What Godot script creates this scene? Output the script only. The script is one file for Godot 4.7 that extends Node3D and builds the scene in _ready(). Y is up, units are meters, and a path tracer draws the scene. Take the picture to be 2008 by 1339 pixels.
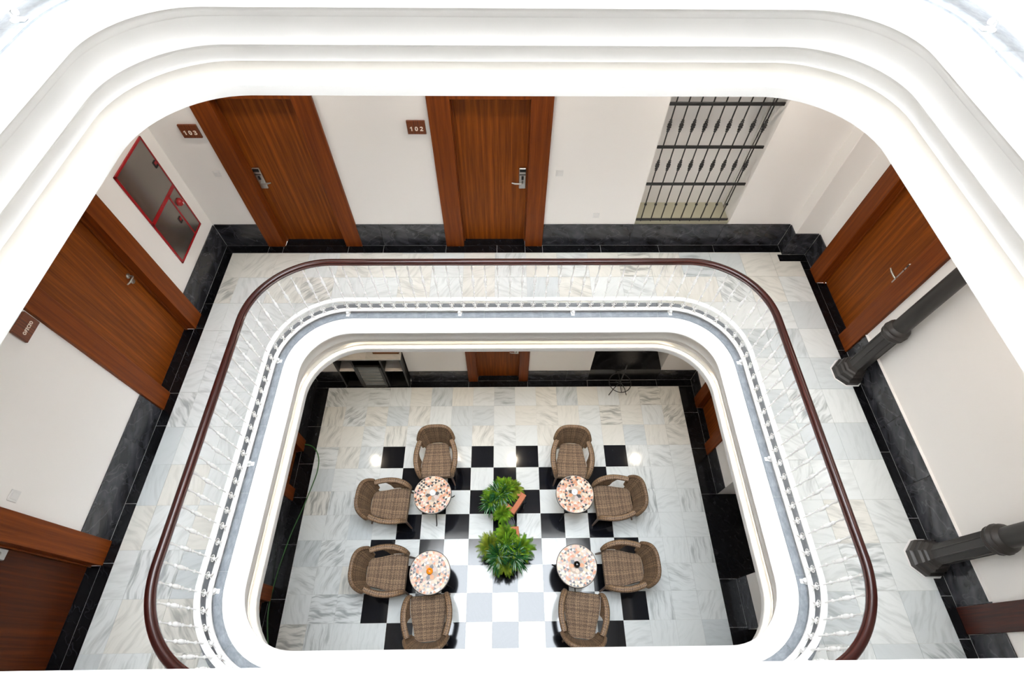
extends Node3D
# A hotel atrium seen from the second-floor gallery: ground floor (y 0), first gallery (y 3.8), second gallery (y 7.38), skylight above.

const F1 := 3.8          # first gallery floor
const F2 := 7.38         # second gallery floor
const ROOF := 17.0
const XL := -3.64        # faces of the marble skirtings
const XR := 3.97
const XR0 := 3.67        # right wall on the ground floor
const ZB := -1.34
const ZF := 4.66
const SKIN := 0.015      # skirtings stand this far off the plaster
const LOOP1 := [-2.49, 2.63, -0.17, 3.37, 0.68]   # marble edge of the opening: x0, x1, z0, z1, corner radius
const LOOP2 := [-2.50, 2.56, -0.17, 3.48, 0.68]

var rng := RandomNumberGenerator.new()
var used := {}
var M := {}
var white_tiles: Array = []
var black_tiles: Array = []

func _ready() -> void:
	rng.seed = 7
	# ---------------------------------------------------------------- camera, sky, exposure
	var cam := Camera3D.new()
	cam.name = "camera"
	cam.position = Vector3(0.0096, 8.7484, 3.3283)
	cam.rotation = Vector3(-1.002944, -0.026244, 0.018077)
	cam.fov = 68.243
	cam.near = 0.02
	cam.current = true
	add_child(cam)
	var sky_mat := ProceduralSkyMaterial.new()
	sky_mat.sky_top_color = Color(0.94, 0.97, 1.0)
	sky_mat.sky_horizon_color = Color(0.94, 0.97, 1.0)
	sky_mat.ground_bottom_color = Color(0.5, 0.5, 0.5)
	sky_mat.ground_horizon_color = Color(0.94, 0.97, 1.0)
	var sky := Sky.new()
	sky.sky_material = sky_mat
	var env := Environment.new()
	env.background_mode = Environment.BG_SKY
	env.sky = sky
	env.background_energy_multiplier = 21.8
	env.tonemap_mode = Environment.TONE_MAPPER_LINEAR
	env.tonemap_exposure = 1.0
	env.sdfgi_enabled = true
	env.ssao_enabled = true
	env.ssil_enabled = true
	var we := WorldEnvironment.new()
	we.name = "sky"
	we.environment = env
	add_child(we)
	# ---------------------------------------------------------------- setting, then things
	materials()
	shell()
	added_lamps()
	floors()
	edges()
	doors()
	skirtings()
	niches()
	balustrades()
	columns()
	wall_fittings()
	sideboard()
	tables()
	chairs()
	plants()
	oddments()

# ==================================================================== mesh helper
class Geo:
	var v := PackedVector3Array()
	var n := PackedVector3Array()
	var t := PackedVector2Array()
	var c := PackedColorArray()
	var tint := Color.WHITE
	var xf := Transform3D()

	func tri(a: Vector3, b: Vector3, d: Vector3, na: Vector3, nb: Vector3, nd: Vector3, ta := Vector2(), tb := Vector2(), td := Vector2()) -> void:
		if (b - a).cross(d - a).dot(na + nb + nd) > 0.0:
			var s := b; b = d; d = s
			s = nb; nb = nd; nd = s
			var s2 := tb; tb = td; td = s2
		for p in [a, b, d]: v.append(xf * p)
		for p in [na, nb, nd]: n.append((xf.basis * p).normalized())
		for p in [ta, tb, td]: t.append(p)
		for k in 3: c.append(tint)

	func quad(a: Vector3, b: Vector3, d: Vector3, e: Vector3, nn: Vector3, ua := Vector2(0, 0), ub := Vector2(1, 0), ud := Vector2(1, 1), ue := Vector2(0, 1)) -> void:
		tri(a, b, d, nn, nn, nn, ua, ub, ud)
		tri(a, d, e, nn, nn, nn, ua, ud, ue)

	# a box from lo to hi with chamfered edges; uv in metres
	func box(lo: Vector3, hi: Vector3, ch := 0.0) -> void:
		ch = minf(ch, minf(hi.x - lo.x, minf(hi.y - lo.y, hi.z - lo.z)) * 0.45)
		var mid := (lo + hi) / 2.0
		var h := (hi - lo) / 2.0
		for ax in 3:
			var a1 := (ax + 1) % 3
			var a2 := (ax + 2) % 3
			for s in [-1.0, 1.0]:
				var nn := Vector3(); nn[ax] = s
				var q: Array = []
				for k in [[-1, -1], [1, -1], [1, 1], [-1, 1]]:
					var p := mid
					p[ax] += s * h[ax]
					p[a1] += k[0] * (h[a1] - ch)
					p[a2] += k[1] * (h[a2] - ch)
					q.append(p)
				quad(q[0], q[1], q[2], q[3], nn, uvm(q[0], ax), uvm(q[1], ax), uvm(q[2], ax), uvm(q[3], ax))
		if ch <= 0.0: return
		for ax in 3:
			var a1 := (ax + 1) % 3
			var a2 := (ax + 2) % 3
			for s1 in [-1.0, 1.0]:
				for s2 in [-1.0, 1.0]:
					var nn := Vector3(); nn[a1] = s1; nn[a2] = s2
					nn = nn.normalized()
					var q: Array = []
					for k in [[-1, 0], [1, 0], [1, 1], [-1, 1]]:
						var p := mid
						p[ax] += k[0] * (h[ax] - ch)
						p[a1] += s1 * (h[a1] - (ch if k[1] == 0 else 0.0))
						p[a2] += s2 * (h[a2] - (0.0 if k[1] == 0 else ch))
						q.append(p)
					quad(q[0], q[1], q[2], q[3], nn, uvm(q[0], a1), uvm(q[1], a1), uvm(q[2], a1), uvm(q[3], a1))
		for sx in [-1.0, 1.0]:
			for sy in [-1.0, 1.0]:
				for sz in [-1.0, 1.0]:
					var s := Vector3(sx, sy, sz)
					var o := mid + s * h
					var nn := s.normalized()
					tri(o - Vector3(0, sy, sz) * ch, o - Vector3(sx, 0, sz) * ch, o - Vector3(sx, sy, 0) * ch, nn, nn, nn)

	func uvm(p: Vector3, ax: int) -> Vector2:
		return Vector2(p.z, p.y) if ax == 0 else (Vector2(p.x, p.z) if ax == 1 else Vector2(p.x, p.y))

	# a flat polygon in x,z lifted between y0 and y1; uv = (position - uv0) / uvs, turned by quarter turns
	func prism(poly: PackedVector2Array, y0: float, y1: float, uv0 := Vector2(), uvs := 1.0, turn := 0) -> void:
		var ids := Geometry2D.triangulate_polygon(poly)
		for k in range(0, ids.size(), 3):
			var p: Array = []
			var u: Array = []
			for j in 3:
				var w := poly[ids[k + j]]
				p.append(w)
				u.append(((w - uv0) / uvs).rotated(turn * PI / 2.0))
			tri(v3(p[0], y1), v3(p[1], y1), v3(p[2], y1), Vector3.UP, Vector3.UP, Vector3.UP, u[0], u[1], u[2])
			tri(v3(p[0], y0), v3(p[1], y0), v3(p[2], y0), Vector3.DOWN, Vector3.DOWN, Vector3.DOWN, u[0], u[1], u[2])
		var flip := -1.0 if Geometry2D.is_polygon_clockwise(poly) else 1.0
		for k in poly.size():
			var a := poly[k]
			var b := poly[(k + 1) % poly.size()]
			var d := (b - a).normalized()
			var nn := Vector3(d.y, 0, -d.x) * flip
			var l := a.distance_to(b)
			quad(v3(a, y0), v3(b, y0), v3(b, y1), v3(a, y1), nn, Vector2(0, 0), Vector2(l, 0), Vector2(l, y1 - y0), Vector2(0, y1 - y0))

	func v3(p: Vector2, y: float) -> Vector3:
		return Vector3(p.x, y, p.y)

	# smooth surface through rows of points
	func grid(rows: Array, close_u := false, close_v := false, us := 1.0, vs := 1.0, flat := false) -> void:
		var R := rows.size()
		var C: int = rows[0].size()
		var nr: Array = []
		for r in R:
			var line := PackedVector3Array()
			line.resize(C)
			nr.append(line)
		var rr := R if close_v else R - 1
		var cc := C if close_u else C - 1
		for r in rr:
			for k in cc:
				var a: Vector3 = rows[r][k]
				var b: Vector3 = rows[r][(k + 1) % C]
				var d: Vector3 = rows[(r + 1) % R][(k + 1) % C]
				var e: Vector3 = rows[(r + 1) % R][k]
				var fn := (d - a).cross(e - b)
				nr[r][k] += fn; nr[r][(k + 1) % C] += fn; nr[(r + 1) % R][(k + 1) % C] += fn; nr[(r + 1) % R][k] += fn
		var vl := 0.0
		for r in rr:
			var r1 := (r + 1) % R
			var dv: float = rows[r][C / 2].distance_to(rows[r1][C / 2])
			var ul := 0.0
			for k in cc:
				var k1 := (k + 1) % C
				var du: float = rows[R / 2][k].distance_to(rows[R / 2][k1])
				var na: Vector3 = nr[r][k].normalized()
				var nb: Vector3 = nr[r][k1].normalized()
				var nd: Vector3 = nr[r1][k1].normalized()
				var ne: Vector3 = nr[r1][k].normalized()
				if flat:
					na = (nr[r][k] + nr[r][k1] + nr[r1][k1] + nr[r1][k]).normalized()
					var fn2: Vector3 = (rows[r1][k1] - rows[r][k]).cross(rows[r1][k] - rows[r][k1])
					if fn2.length() > 0.0: na = fn2.normalized()
					nb = na; nd = na; ne = na
				var ua := Vector2(ul * us, vl * vs)
				var ub := Vector2((ul + du) * us, vl * vs)
				var ud := Vector2((ul + du) * us, (vl + dv) * vs)
				var ue := Vector2(ul * us, (vl + dv) * vs)
				if rows[r][k].distance_squared_to(rows[r][k1]) > 1e-12:
					tri(rows[r][k], rows[r][k1], rows[r1][k1], na, nb, nd, ua, ub, ud)
				if rows[r1][k].distance_squared_to(rows[r1][k1]) > 1e-12:
					tri(rows[r][k], rows[r1][k1], rows[r1][k], na, nd, ne, ua, ud, ue)
				ul += du
			vl += dv

	# turned profile (x = radius, y = height) round the y axis through at
	func lathe(prof: Array, seg := 16, at := Vector3(), flat := false, off := 0.0) -> void:
		var rows: Array = []
		for p in prof:
			var line := PackedVector3Array()
			for k in seg:
				var a := (k + off) * TAU / seg
				line.append(at + Vector3(cos(a) * p.x, p.y, -sin(a) * p.x))
			rows.append(line)
		if flat:
			grid(rows, true, false, 1.0, 1.0, true)
			return
		# split where the profile turns sharply
		var from := 0
		for k in range(1, prof.size()):
			var last := k == prof.size() - 1
			var sharp := last
			if not last:
				var d1: Vector2 = (prof[k] - prof[k - 1]).normalized()
				var d2: Vector2 = (prof[k + 1] - prof[k]).normalized()
				sharp = d1.dot(d2) < 0.72
			if sharp:
				grid(rows.slice(from, k + 1), true, false)
				from = k

	# round bar along a path; rad is one number or one per point; squash flattens it along its own second axis
	func tube(path: Array, rad, seg := 8, closed := false, squash := 1.0, up := Vector3.ZERO) -> void:
		var rows: Array = []
		var N := path.size()
		var side := Vector3.ZERO
		for k in N:
			var prev: Vector3 = path[(k - 1 + N) % N] if closed or k > 0 else path[0]
			var nxt: Vector3 = path[(k + 1) % N] if closed or k < N - 1 else path[N - 1]
			var d := (nxt - prev).normalized()
			if up != Vector3.ZERO:
				side = up.cross(d).normalized()
			elif side == Vector3.ZERO:
				side = d.cross(Vector3.UP if absf(d.y) < 0.9 else Vector3.RIGHT).normalized()
			else:
				side = (side - d * side.dot(d)).normalized()
			var oth := d.cross(side)
			var r: float = rad[k] if rad is Array else rad
			var line := PackedVector3Array()
			for j in seg:
				var a := j * TAU / seg
				line.append(path[k] + side * cos(a) * r + oth * sin(a) * r * squash)
			rows.append(line)
		grid(rows, true, closed)
		if not closed:
			for e in [0, N - 1]:
				var mid: Vector3 = path[e]
				var nn: Vector3 = (path[0] - path[1]).normalized() if e == 0 else (path[N - 1] - path[N - 2]).normalized()
				for j in seg:
					tri(mid, rows[e][j], rows[e][(j + 1) % seg], nn, nn, nn)

	func ball(at: Vector3, r: float, seg := 8, sy := 1.0) -> void:
		var rows: Array = []
		var half := maxi(4, seg / 2)
		for i in half + 1:
			var b := PI * i / half
			var line := PackedVector3Array()
			for k in seg:
				var a := k * TAU / seg
				line.append(at + Vector3(sin(b) * cos(a) * r, cos(b) * r * sy, -sin(b) * sin(a) * r))
			rows.append(line)
		grid(rows, true)

	func mesh() -> ArrayMesh:
		var arr: Array = []
		arr.resize(Mesh.ARRAY_MAX)
		arr[Mesh.ARRAY_VERTEX] = v
		arr[Mesh.ARRAY_NORMAL] = n
		arr[Mesh.ARRAY_TEX_UV] = t
		arr[Mesh.ARRAY_COLOR] = c
		var m := ArrayMesh.new()
		m.add_surface_from_arrays(Mesh.PRIMITIVE_TRIANGLES, arr)
		return m

# ==================================================================== scene helpers
func numbered(called: String) -> String:
	if not used.has(called):
		used[called] = 0
		return called
	used[called] += 1
	return "%s_%03d" % [called, used[called]]

func tag(o: Node, label: String, category: String, group := "", kind := "") -> Node:
	o.set_meta("label", label)
	o.set_meta("category", category)
	if group: o.set_meta("group", group)
	if kind: o.set_meta("kind", kind)
	return o

func thing(called: String, label: String, category: String, at := Vector3.ZERO, turn := 0.0, group := "", kind := "") -> Node3D:
	var o := Node3D.new()
	o.name = numbered(called)
	o.position = at
	o.rotation.y = turn
	add_child(o)
	tag(o, label, category, group, kind)
	return o

func part(called: String, g, mat: Material, parent: Node, kind := "") -> MeshInstance3D:
	var o := MeshInstance3D.new()
	o.name = called
	o.mesh = g.mesh() if g is Geo else g
	o.material_override = mat
	if kind: o.set_meta("kind", kind)
	parent.add_child(o, true)
	return o

func single(called: String, g, mat: Material, label: String, category: String, group := "", kind := "", at := Vector3.ZERO, turn := 0.0) -> MeshInstance3D:
	var o := MeshInstance3D.new()
	o.name = numbered(called)
	o.mesh = g.mesh() if g is Geo else g
	o.material_override = mat
	o.position = at
	o.rotation.y = turn
	add_child(o)
	tag(o, label, category, group, kind)
	return o

func copy_of(src: Node3D, at: Vector3, turn: float, label: String, group := "") -> Node3D:
	var stem := String(src.name)
	var o: Node3D = src.duplicate()
	o.name = numbered(stem)
	add_child(o)
	o.position = at
	o.rotation.y = turn
	o.set_meta("label", label)
	if group: o.set_meta("group", group)
	return o

# rounded rectangle, d metres inside the opening; FL, FR, NR, NL corners in turn
func loop_points(L: Array, d: float, seg := 14) -> PackedVector2Array:
	var out := PackedVector2Array()
	var r: float = maxf(L[4] - d, 0.02)
	var cs := [[L[0] + L[4], L[2] + L[4], PI], [L[1] - L[4], L[2] + L[4], 1.5 * PI], [L[1] - L[4], L[3] - L[4], 0.0], [L[0] + L[4], L[3] - L[4], 0.5 * PI]]
	for q in cs:
		for k in seg + 1:
			var a: float = q[2] + 0.5 * PI * k / seg
			out.append(Vector2(q[0] + cos(a) * r, q[1] + sin(a) * r))
	return out

func loop_length(p: PackedVector2Array) -> float:
	var l := 0.0
	for k in p.size(): l += p[k].distance_to(p[(k + 1) % p.size()])
	return l

# point and direction at distance s along a closed line
func along(p: PackedVector2Array, s: float) -> Array:
	s = fposmod(s, loop_length(p))
	for k in p.size():
		var a := p[k]
		var b := p[(k + 1) % p.size()]
		var l := a.distance_to(b)
		if s <= l and l > 1e-6: return [a.lerp(b, s / l), (b - a) / l]
		s -= l
	return [p[0], (p[1] - p[0]).normalized()]

# a moulding swept round an opening: groups of (d, h) points, smooth inside a group
func sweep(g: Geo, L: Array, y: float, groups: Array, seg := 14) -> void:
	for grp in groups:
		var rows: Array = []
		for p in grp:
			var line := PackedVector3Array()
			for w in loop_points(L, p.x, seg): line.append(Vector3(w.x, y + p.y, w.y))
			rows.append(line)
		g.grid(rows, true)

# ==================================================================== materials
func std(col: Color, rough: float, metal := 0.0, spec := 0.5) -> StandardMaterial3D:
	var m := StandardMaterial3D.new()
	m.albedo_color = col
	m.roughness = rough
	m.metallic = metal
	m.metallic_specular = spec
	m.cull_mode = BaseMaterial3D.CULL_DISABLED
	return m

func noise(seed_: int, freq: float, oct := 3) -> FastNoiseLite:
	var f := FastNoiseLite.new()
	f.seed = seed_
	f.noise_type = FastNoiseLite.TYPE_SIMPLEX_SMOOTH
	f.frequency = freq
	f.fractal_octaves = oct
	return f

func tex(w: int, h: int, pick: Callable) -> ImageTexture:
	var data := PackedByteArray()
	data.resize(w * h * 3)
	var i := 0
	for y in h:
		for x in w:
			var col: Color = pick.call(x, y)
			data[i] = clampi(int(col.r * 255.0), 0, 255)
			data[i + 1] = clampi(int(col.g * 255.0), 0, 255)
			data[i + 2] = clampi(int(col.b * 255.0), 0, 255)
			i += 3
	return ImageTexture.create_from_image(Image.create_from_data(w, h, false, Image.FORMAT_RGB8, data))

# white marble with grey bands running one way
func white_marble(k: int, bands: float, tilt: float) -> ImageTexture:
	var a := noise(100 + k, 1.0, 3)
	var b := noise(200 + k, 1.0, 2)
	var ca := cos(tilt)
	var sa := sin(tilt)
	return tex(160, 160, func(x, y):
		var u: float = (x * ca + y * sa) / 160.0
		var w: float = (-x * sa + y * ca) / 160.0
		var warp := b.get_noise_2d(u * 0.9, w * 0.9) * 0.10
		var n1 := a.get_noise_2d(u * 0.9 + 5.0, (w + warp) * 5.0)
		var n2 := a.get_noise_2d(u * 1.6 + 31.0, (w + warp) * 13.0)
		var vein := pow(maxf(0.0, 1.0 - absf(b.get_noise_2d(u * 0.7 + 9.0, (w + warp) * 3.0)) * 7.0), 3.0)
		var s := clampf(bands * (n1 * 0.55 + n2 * 0.32 + 0.10), 0.0, 0.6) + vein * bands * 0.12
		var base := Color(0.88, 0.885, 0.88)
		return base.lerp(Color(0.56, 0.57, 0.57), clampf(s, 0.0, 0.7)))

func black_marble(k: int, light: float, veins: float) -> ImageTexture:
	var a := noise(300 + k, 1.0, 4)
	var b := noise(400 + k, 1.0, 3)
	return tex(224, 224, func(x, y):
		var u: float = x / 224.0
		var w: float = y / 224.0
		var warp := b.get_noise_2d(u * 2.0, w * 2.0) * 0.5
		var cl := clampf(a.get_noise_2d(u * 3.5 + warp, w * 7.0 + u * 3.0) * 0.8 + 0.42, 0.0, 1.0)
		var f := pow(maxf(0.0, 1.0 - absf(b.get_noise_2d(u * 2.6 + warp + 40.0, w * 2.6 - u * 1.8)) * 16.0), 2.0)
		var col := Color(0.125, 0.128, 0.14).lerp(Color(0.30, 0.305, 0.32), cl * light)
		return col.lerp(Color(0.62, 0.62, 0.63), f * veins))

func wood(k: int, dark: Color, pale: Color, stretch: float) -> ImageTexture:
	var a := noise(500 + k, 1.0, 4)
	var b := noise(550 + k, 1.0, 2)
	return tex(384, 256, func(x, y):
		var u: float = absf(2.0 * x / 384.0 - 1.0)
		var w: float = absf(2.0 * y / 256.0 - 1.0)
		var fine := a.get_noise_2d(u * 62.0 + b.get_noise_2d(u * 3.0, w * 1.2) * 1.2, w * 1.8 * stretch)
		var broad := b.get_noise_2d(u * 16.0 + 7.0, w * 0.6 * stretch)
		return dark.lerp(pale, clampf(0.5 + fine * 0.55 + broad * 0.55, 0.0, 1.0)))

func wicker_tex(height: bool) -> ImageTexture:
	var r2 := RandomNumberGenerator.new()
	r2.seed = 11
	var rows: Array = []
	var cols: Array = []
	for k in 16:
		rows.append(r2.randf())
		cols.append(r2.randf())
	var nz := noise(77, 0.06, 2)
	return tex(192, 192, func(x, y):
		var fx: float = x / 12.0
		var fy: float = y / 12.0
		var ix := int(fx)
		var iy := int(fy)
		var over := (ix + iy) % 2 == 0
		var px: float = fx - ix - 0.5
		var py: float = fy - iy - 0.5
		var hh: float
		var tone: float
		if over:
			hh = (1.0 - py * py * 3.2) * (1.0 - px * px * 0.9)
			tone = rows[iy % 16]
		else:
			hh = (1.0 - px * px * 3.2) * (1.0 - py * py * 0.9)
			tone = cols[ix % 16]
		if height: return Color(hh, hh, hh)
		var gap := clampf((0.50 - maxf(absf(py) if over else absf(px), 0.0)) * 9.0, 0.0, 1.0)
		tone = clampf(tone * 0.8 + nz.get_noise_2d(x, y) * 0.5 + 0.1, 0.0, 1.0)
		var col := Color(0.29, 0.215, 0.16).lerp(Color(0.68, 0.56, 0.43), tone)
		return Color(0.13, 0.09, 0.07).lerp(col, gap))

func materials() -> void:
	for k in 8:
		var t := white_marble(k, [0.25, 0.5, 0.9, 1.25, 0.35, 1.5, 0.7, 0.15][k], [0.1, 0.5, 0.0, 0.9, 1.4, 0.05, 0.25, 0.7][k])
		for c in 3:
			var m := std([Color(0.95, 0.955, 0.95), Color(0.955, 0.94, 0.91), Color(0.885, 0.90, 0.905)][c], 0.10)
			m.albedo_texture = t
			white_tiles.append(m)
	for k in 3:
		var m := std(Color(0.42, 0.45, 0.53), 0.09)
		m.albedo_texture = black_marble(k, [0.35, 0.55, 0.8][k], [0.10, 0.16, 0.22][k])
		black_tiles.append(m)
	var d0 := black_marble(10, 1.0, 0.30)
	var d1 := black_marble(11, 0.5, 0.35)
	M.skirt = []
	for k in 3:
		var m := std(Color(0.98, 0.98, 1.0), 0.22)
		m.albedo_texture = black_marble(20 + k, [0.7, 1.0, 0.85][k], 0.30)
		M.skirt.append(m)
	M.border = std(Color(0.45, 0.45, 0.47), 0.16, 0.0, 0.35); M.border.albedo_texture = d1
	M.edge = std(Color(0.86, 0.86, 0.86), 0.3); M.edge.albedo_texture = grey_marble()
	M.grout = std(Color(0.74, 0.74, 0.72), 0.8)
	M.plaster = std(Color(0.955, 0.94, 0.925), 0.75)
	M.ceiling = std(Color(0.96, 0.955, 0.945), 0.8)
	M.moulding = std(Color(0.88, 0.876, 0.868), 0.6)
	M.iron_white = std(Color(0.97, 0.97, 0.965), 0.3)
	M.iron_black = std(Color(0.075, 0.068, 0.065), 0.45)
	M.column = std(Color(0.16, 0.145, 0.135), 0.42)
	M.door = std(Color(1, 0.97, 0.8), 0.45, 0.0, 0.3); M.door.albedo_texture = wood(0, Color(0.39, 0.19, 0.05), Color(0.57, 0.305, 0.10), 1.0)
	M.door.uv1_scale = Vector3(0.55, 0.4, 1)
	M.door_shaded = std(Color(0.62, 0.56, 0.46), 0.45, 0.0, 0.3)  # door wood tinted darker, gallery shade put into the colour
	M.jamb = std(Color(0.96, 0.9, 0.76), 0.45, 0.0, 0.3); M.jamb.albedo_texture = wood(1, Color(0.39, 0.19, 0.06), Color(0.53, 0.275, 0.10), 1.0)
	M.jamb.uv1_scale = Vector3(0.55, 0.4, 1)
	M.door_shaded.albedo_texture = M.door.albedo_texture; M.door_shaded.uv1_scale = M.door.uv1_scale
	M.plate_wood = std(Color(1, 1, 1), 0.35); M.plate_wood.albedo_texture = wood(2, Color(0.30, 0.13, 0.04), Color(0.52, 0.25, 0.08), 1.0)
	M.mahogany = std(Color(1, 1, 1), 0.28, 0.0, 0.35); M.mahogany.albedo_texture = wood(3, Color(0.13, 0.035, 0.025), Color(0.24, 0.075, 0.045), 1.0)
	M.mahogany.clearcoat_enabled = true; M.mahogany.clearcoat = 0.25; M.mahogany.clearcoat_roughness = 0.06
	M.dark_wood = std(Color(0.55, 0.45, 0.42), 0.45); M.dark_wood.albedo_texture = M.plate_wood.albedo_texture
	M.steel = std(Color(0.72, 0.71, 0.69), 0.3, 1.0)
	M.black_plastic = std(Color(0.03, 0.03, 0.03), 0.35)
	M.white_plastic = std(Color(0.9, 0.89, 0.88), 0.4)
	M.letter = std(Color(0.93, 0.88, 0.82), 0.4)
	M.red = std(Color(0.62, 0.03, 0.07), 0.35)
	M.grey_metal = std(Color(0.58, 0.55, 0.52), 0.24, 0.85)
	M.wicker = std(Color(1, 1, 1), 0.62)
	M.wicker.albedo_texture = wicker_tex(false)
	M.wicker.heightmap_enabled = true
	M.wicker.heightmap_texture = wicker_tex(true)
	M.wicker.heightmap_scale = 0.3
	M.wicker.uv1_scale = Vector3(5.2, 5.2, 1)
	M.rim = std(Color(0.95, 0.93, 0.9), 0.6)
	M.rim.albedo_texture = M.wicker.albedo_texture
	M.rim.uv1_scale = Vector3(4.0, 8.0, 1)
	M.cane = std(Color(0.36, 0.26, 0.19), 0.5)
	M.mosaic = std(Color(1, 1, 1), 0.35); M.mosaic.vertex_color_use_as_albedo = true
	M.cement = std(Color(0.72, 0.66, 0.60), 0.75)
	M.leaf = std(Color(1, 1, 1), 0.65, 0.0, 0.2); M.leaf.vertex_color_use_as_albedo = true
	M.leaf.backlight_enabled = true; M.leaf.backlight = Color(0.14, 0.2, 0.02)
	M.terracotta = std(Color(0.70, 0.42, 0.29), 0.8)
	M.soil = std(Color(0.09, 0.06, 0.045), 0.95)
	M.china = std(Color(0.93, 0.93, 0.93), 0.15)
	M.orange_glass = std(Color(0.93, 0.55, 0.06), 0.12)
	M.black_glass = std(Color(0.02, 0.02, 0.025), 0.08)
	M.hose = std(Color(0.17, 0.36, 0.14), 0.45)
	M.black_stone = std(Color(0.5, 0.5, 0.52), 0.2); M.black_stone.albedo_texture = d0
	M.black_paint = std(Color(0.05, 0.046, 0.045), 0.4)
	M.counter = std(Color(0.86, 0.83, 0.80), 0.25); M.counter.albedo_texture = white_tiles[3].albedo_texture
	M.fridge_pane = std(Color(0.42, 0.43, 0.42), 0.18, 0.3)
	M.shelf = std(Color(0.82, 0.78, 0.74), 0.4)
	M.oak = std(Color(0.50, 0.30, 0.13), 0.5)
	M.amber = std(Color(0.80, 0.40, 0.09), 0.2)
	M.olive = std(Color(0.34, 0.36, 0.14), 0.25)
	M.led = std(Color(1, 0.97, 0.9), 0.5)
	M.led.emission_enabled = true
	M.led.emission = Color(1.0, 0.95, 0.86)
	M.led.emission_energy_multiplier = 1.1
	M.lamp = std(Color(1, 0.97, 0.92), 0.5)  # glow of the added gallery lamps
	M.lamp.emission_enabled = true
	M.lamp.emission = Color(1.0, 0.94, 0.86)
	M.lamp.emission_energy_multiplier = 1.2
	M.stone_sill = std(Color(0.73, 0.71, 0.62), 0.5)

func grey_marble() -> ImageTexture:
	var a := noise(640, 1.0, 4)
	return tex(192, 96, func(x, y):
		var n1 := a.get_noise_2d(x / 24.0, y / 9.0) * 0.5 + a.get_noise_2d(x / 60.0 + 20.0, y / 30.0) * 0.6
		return Color(0.55, 0.575, 0.60).lerp(Color(0.70, 0.72, 0.745), clampf(n1 * 0.8 + 0.45, 0.0, 1.0)))

# ==================================================================== shell
# a wall as boxes round rectangular openings; axis 0 = wall across x, 2 = wall across z; the room lies towards sgn
func wall_mesh(axis: int, face: float, sgn: float, u0: float, u1: float, y0: float, y1: float, holes: Array, thick := 0.3) -> Geo:
	var g := Geo.new()
	var cuts := [u0, u1]
	for h in holes: cuts.append_array([h[0], h[1]])
	cuts.sort()
	for k in cuts.size() - 1:
		var a: float = cuts[k]
		var b: float = cuts[k + 1]
		if b - a < 1e-4: continue
		var spans: Array = []
		for h in holes:
			if h[0] <= a + 1e-4 and h[1] >= b - 1e-4: spans.append([h[2], h[3]])
		spans.sort_custom(func(p, q): return p[0] < q[0])
		var y := y0
		for s in spans + [[y1, y1]]:
			if s[0] - y > 1e-4:
				var lo := Vector3(a, y, face) if axis == 2 else Vector3(face, y, a)
				var hi := Vector3(b, s[0], face) if axis == 2 else Vector3(face, s[0], b)
				if sgn > 0: lo[axis] -= thick
				else: hi[axis] += thick
				g.box(lo, hi)
			y = s[1]
	return g

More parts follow.
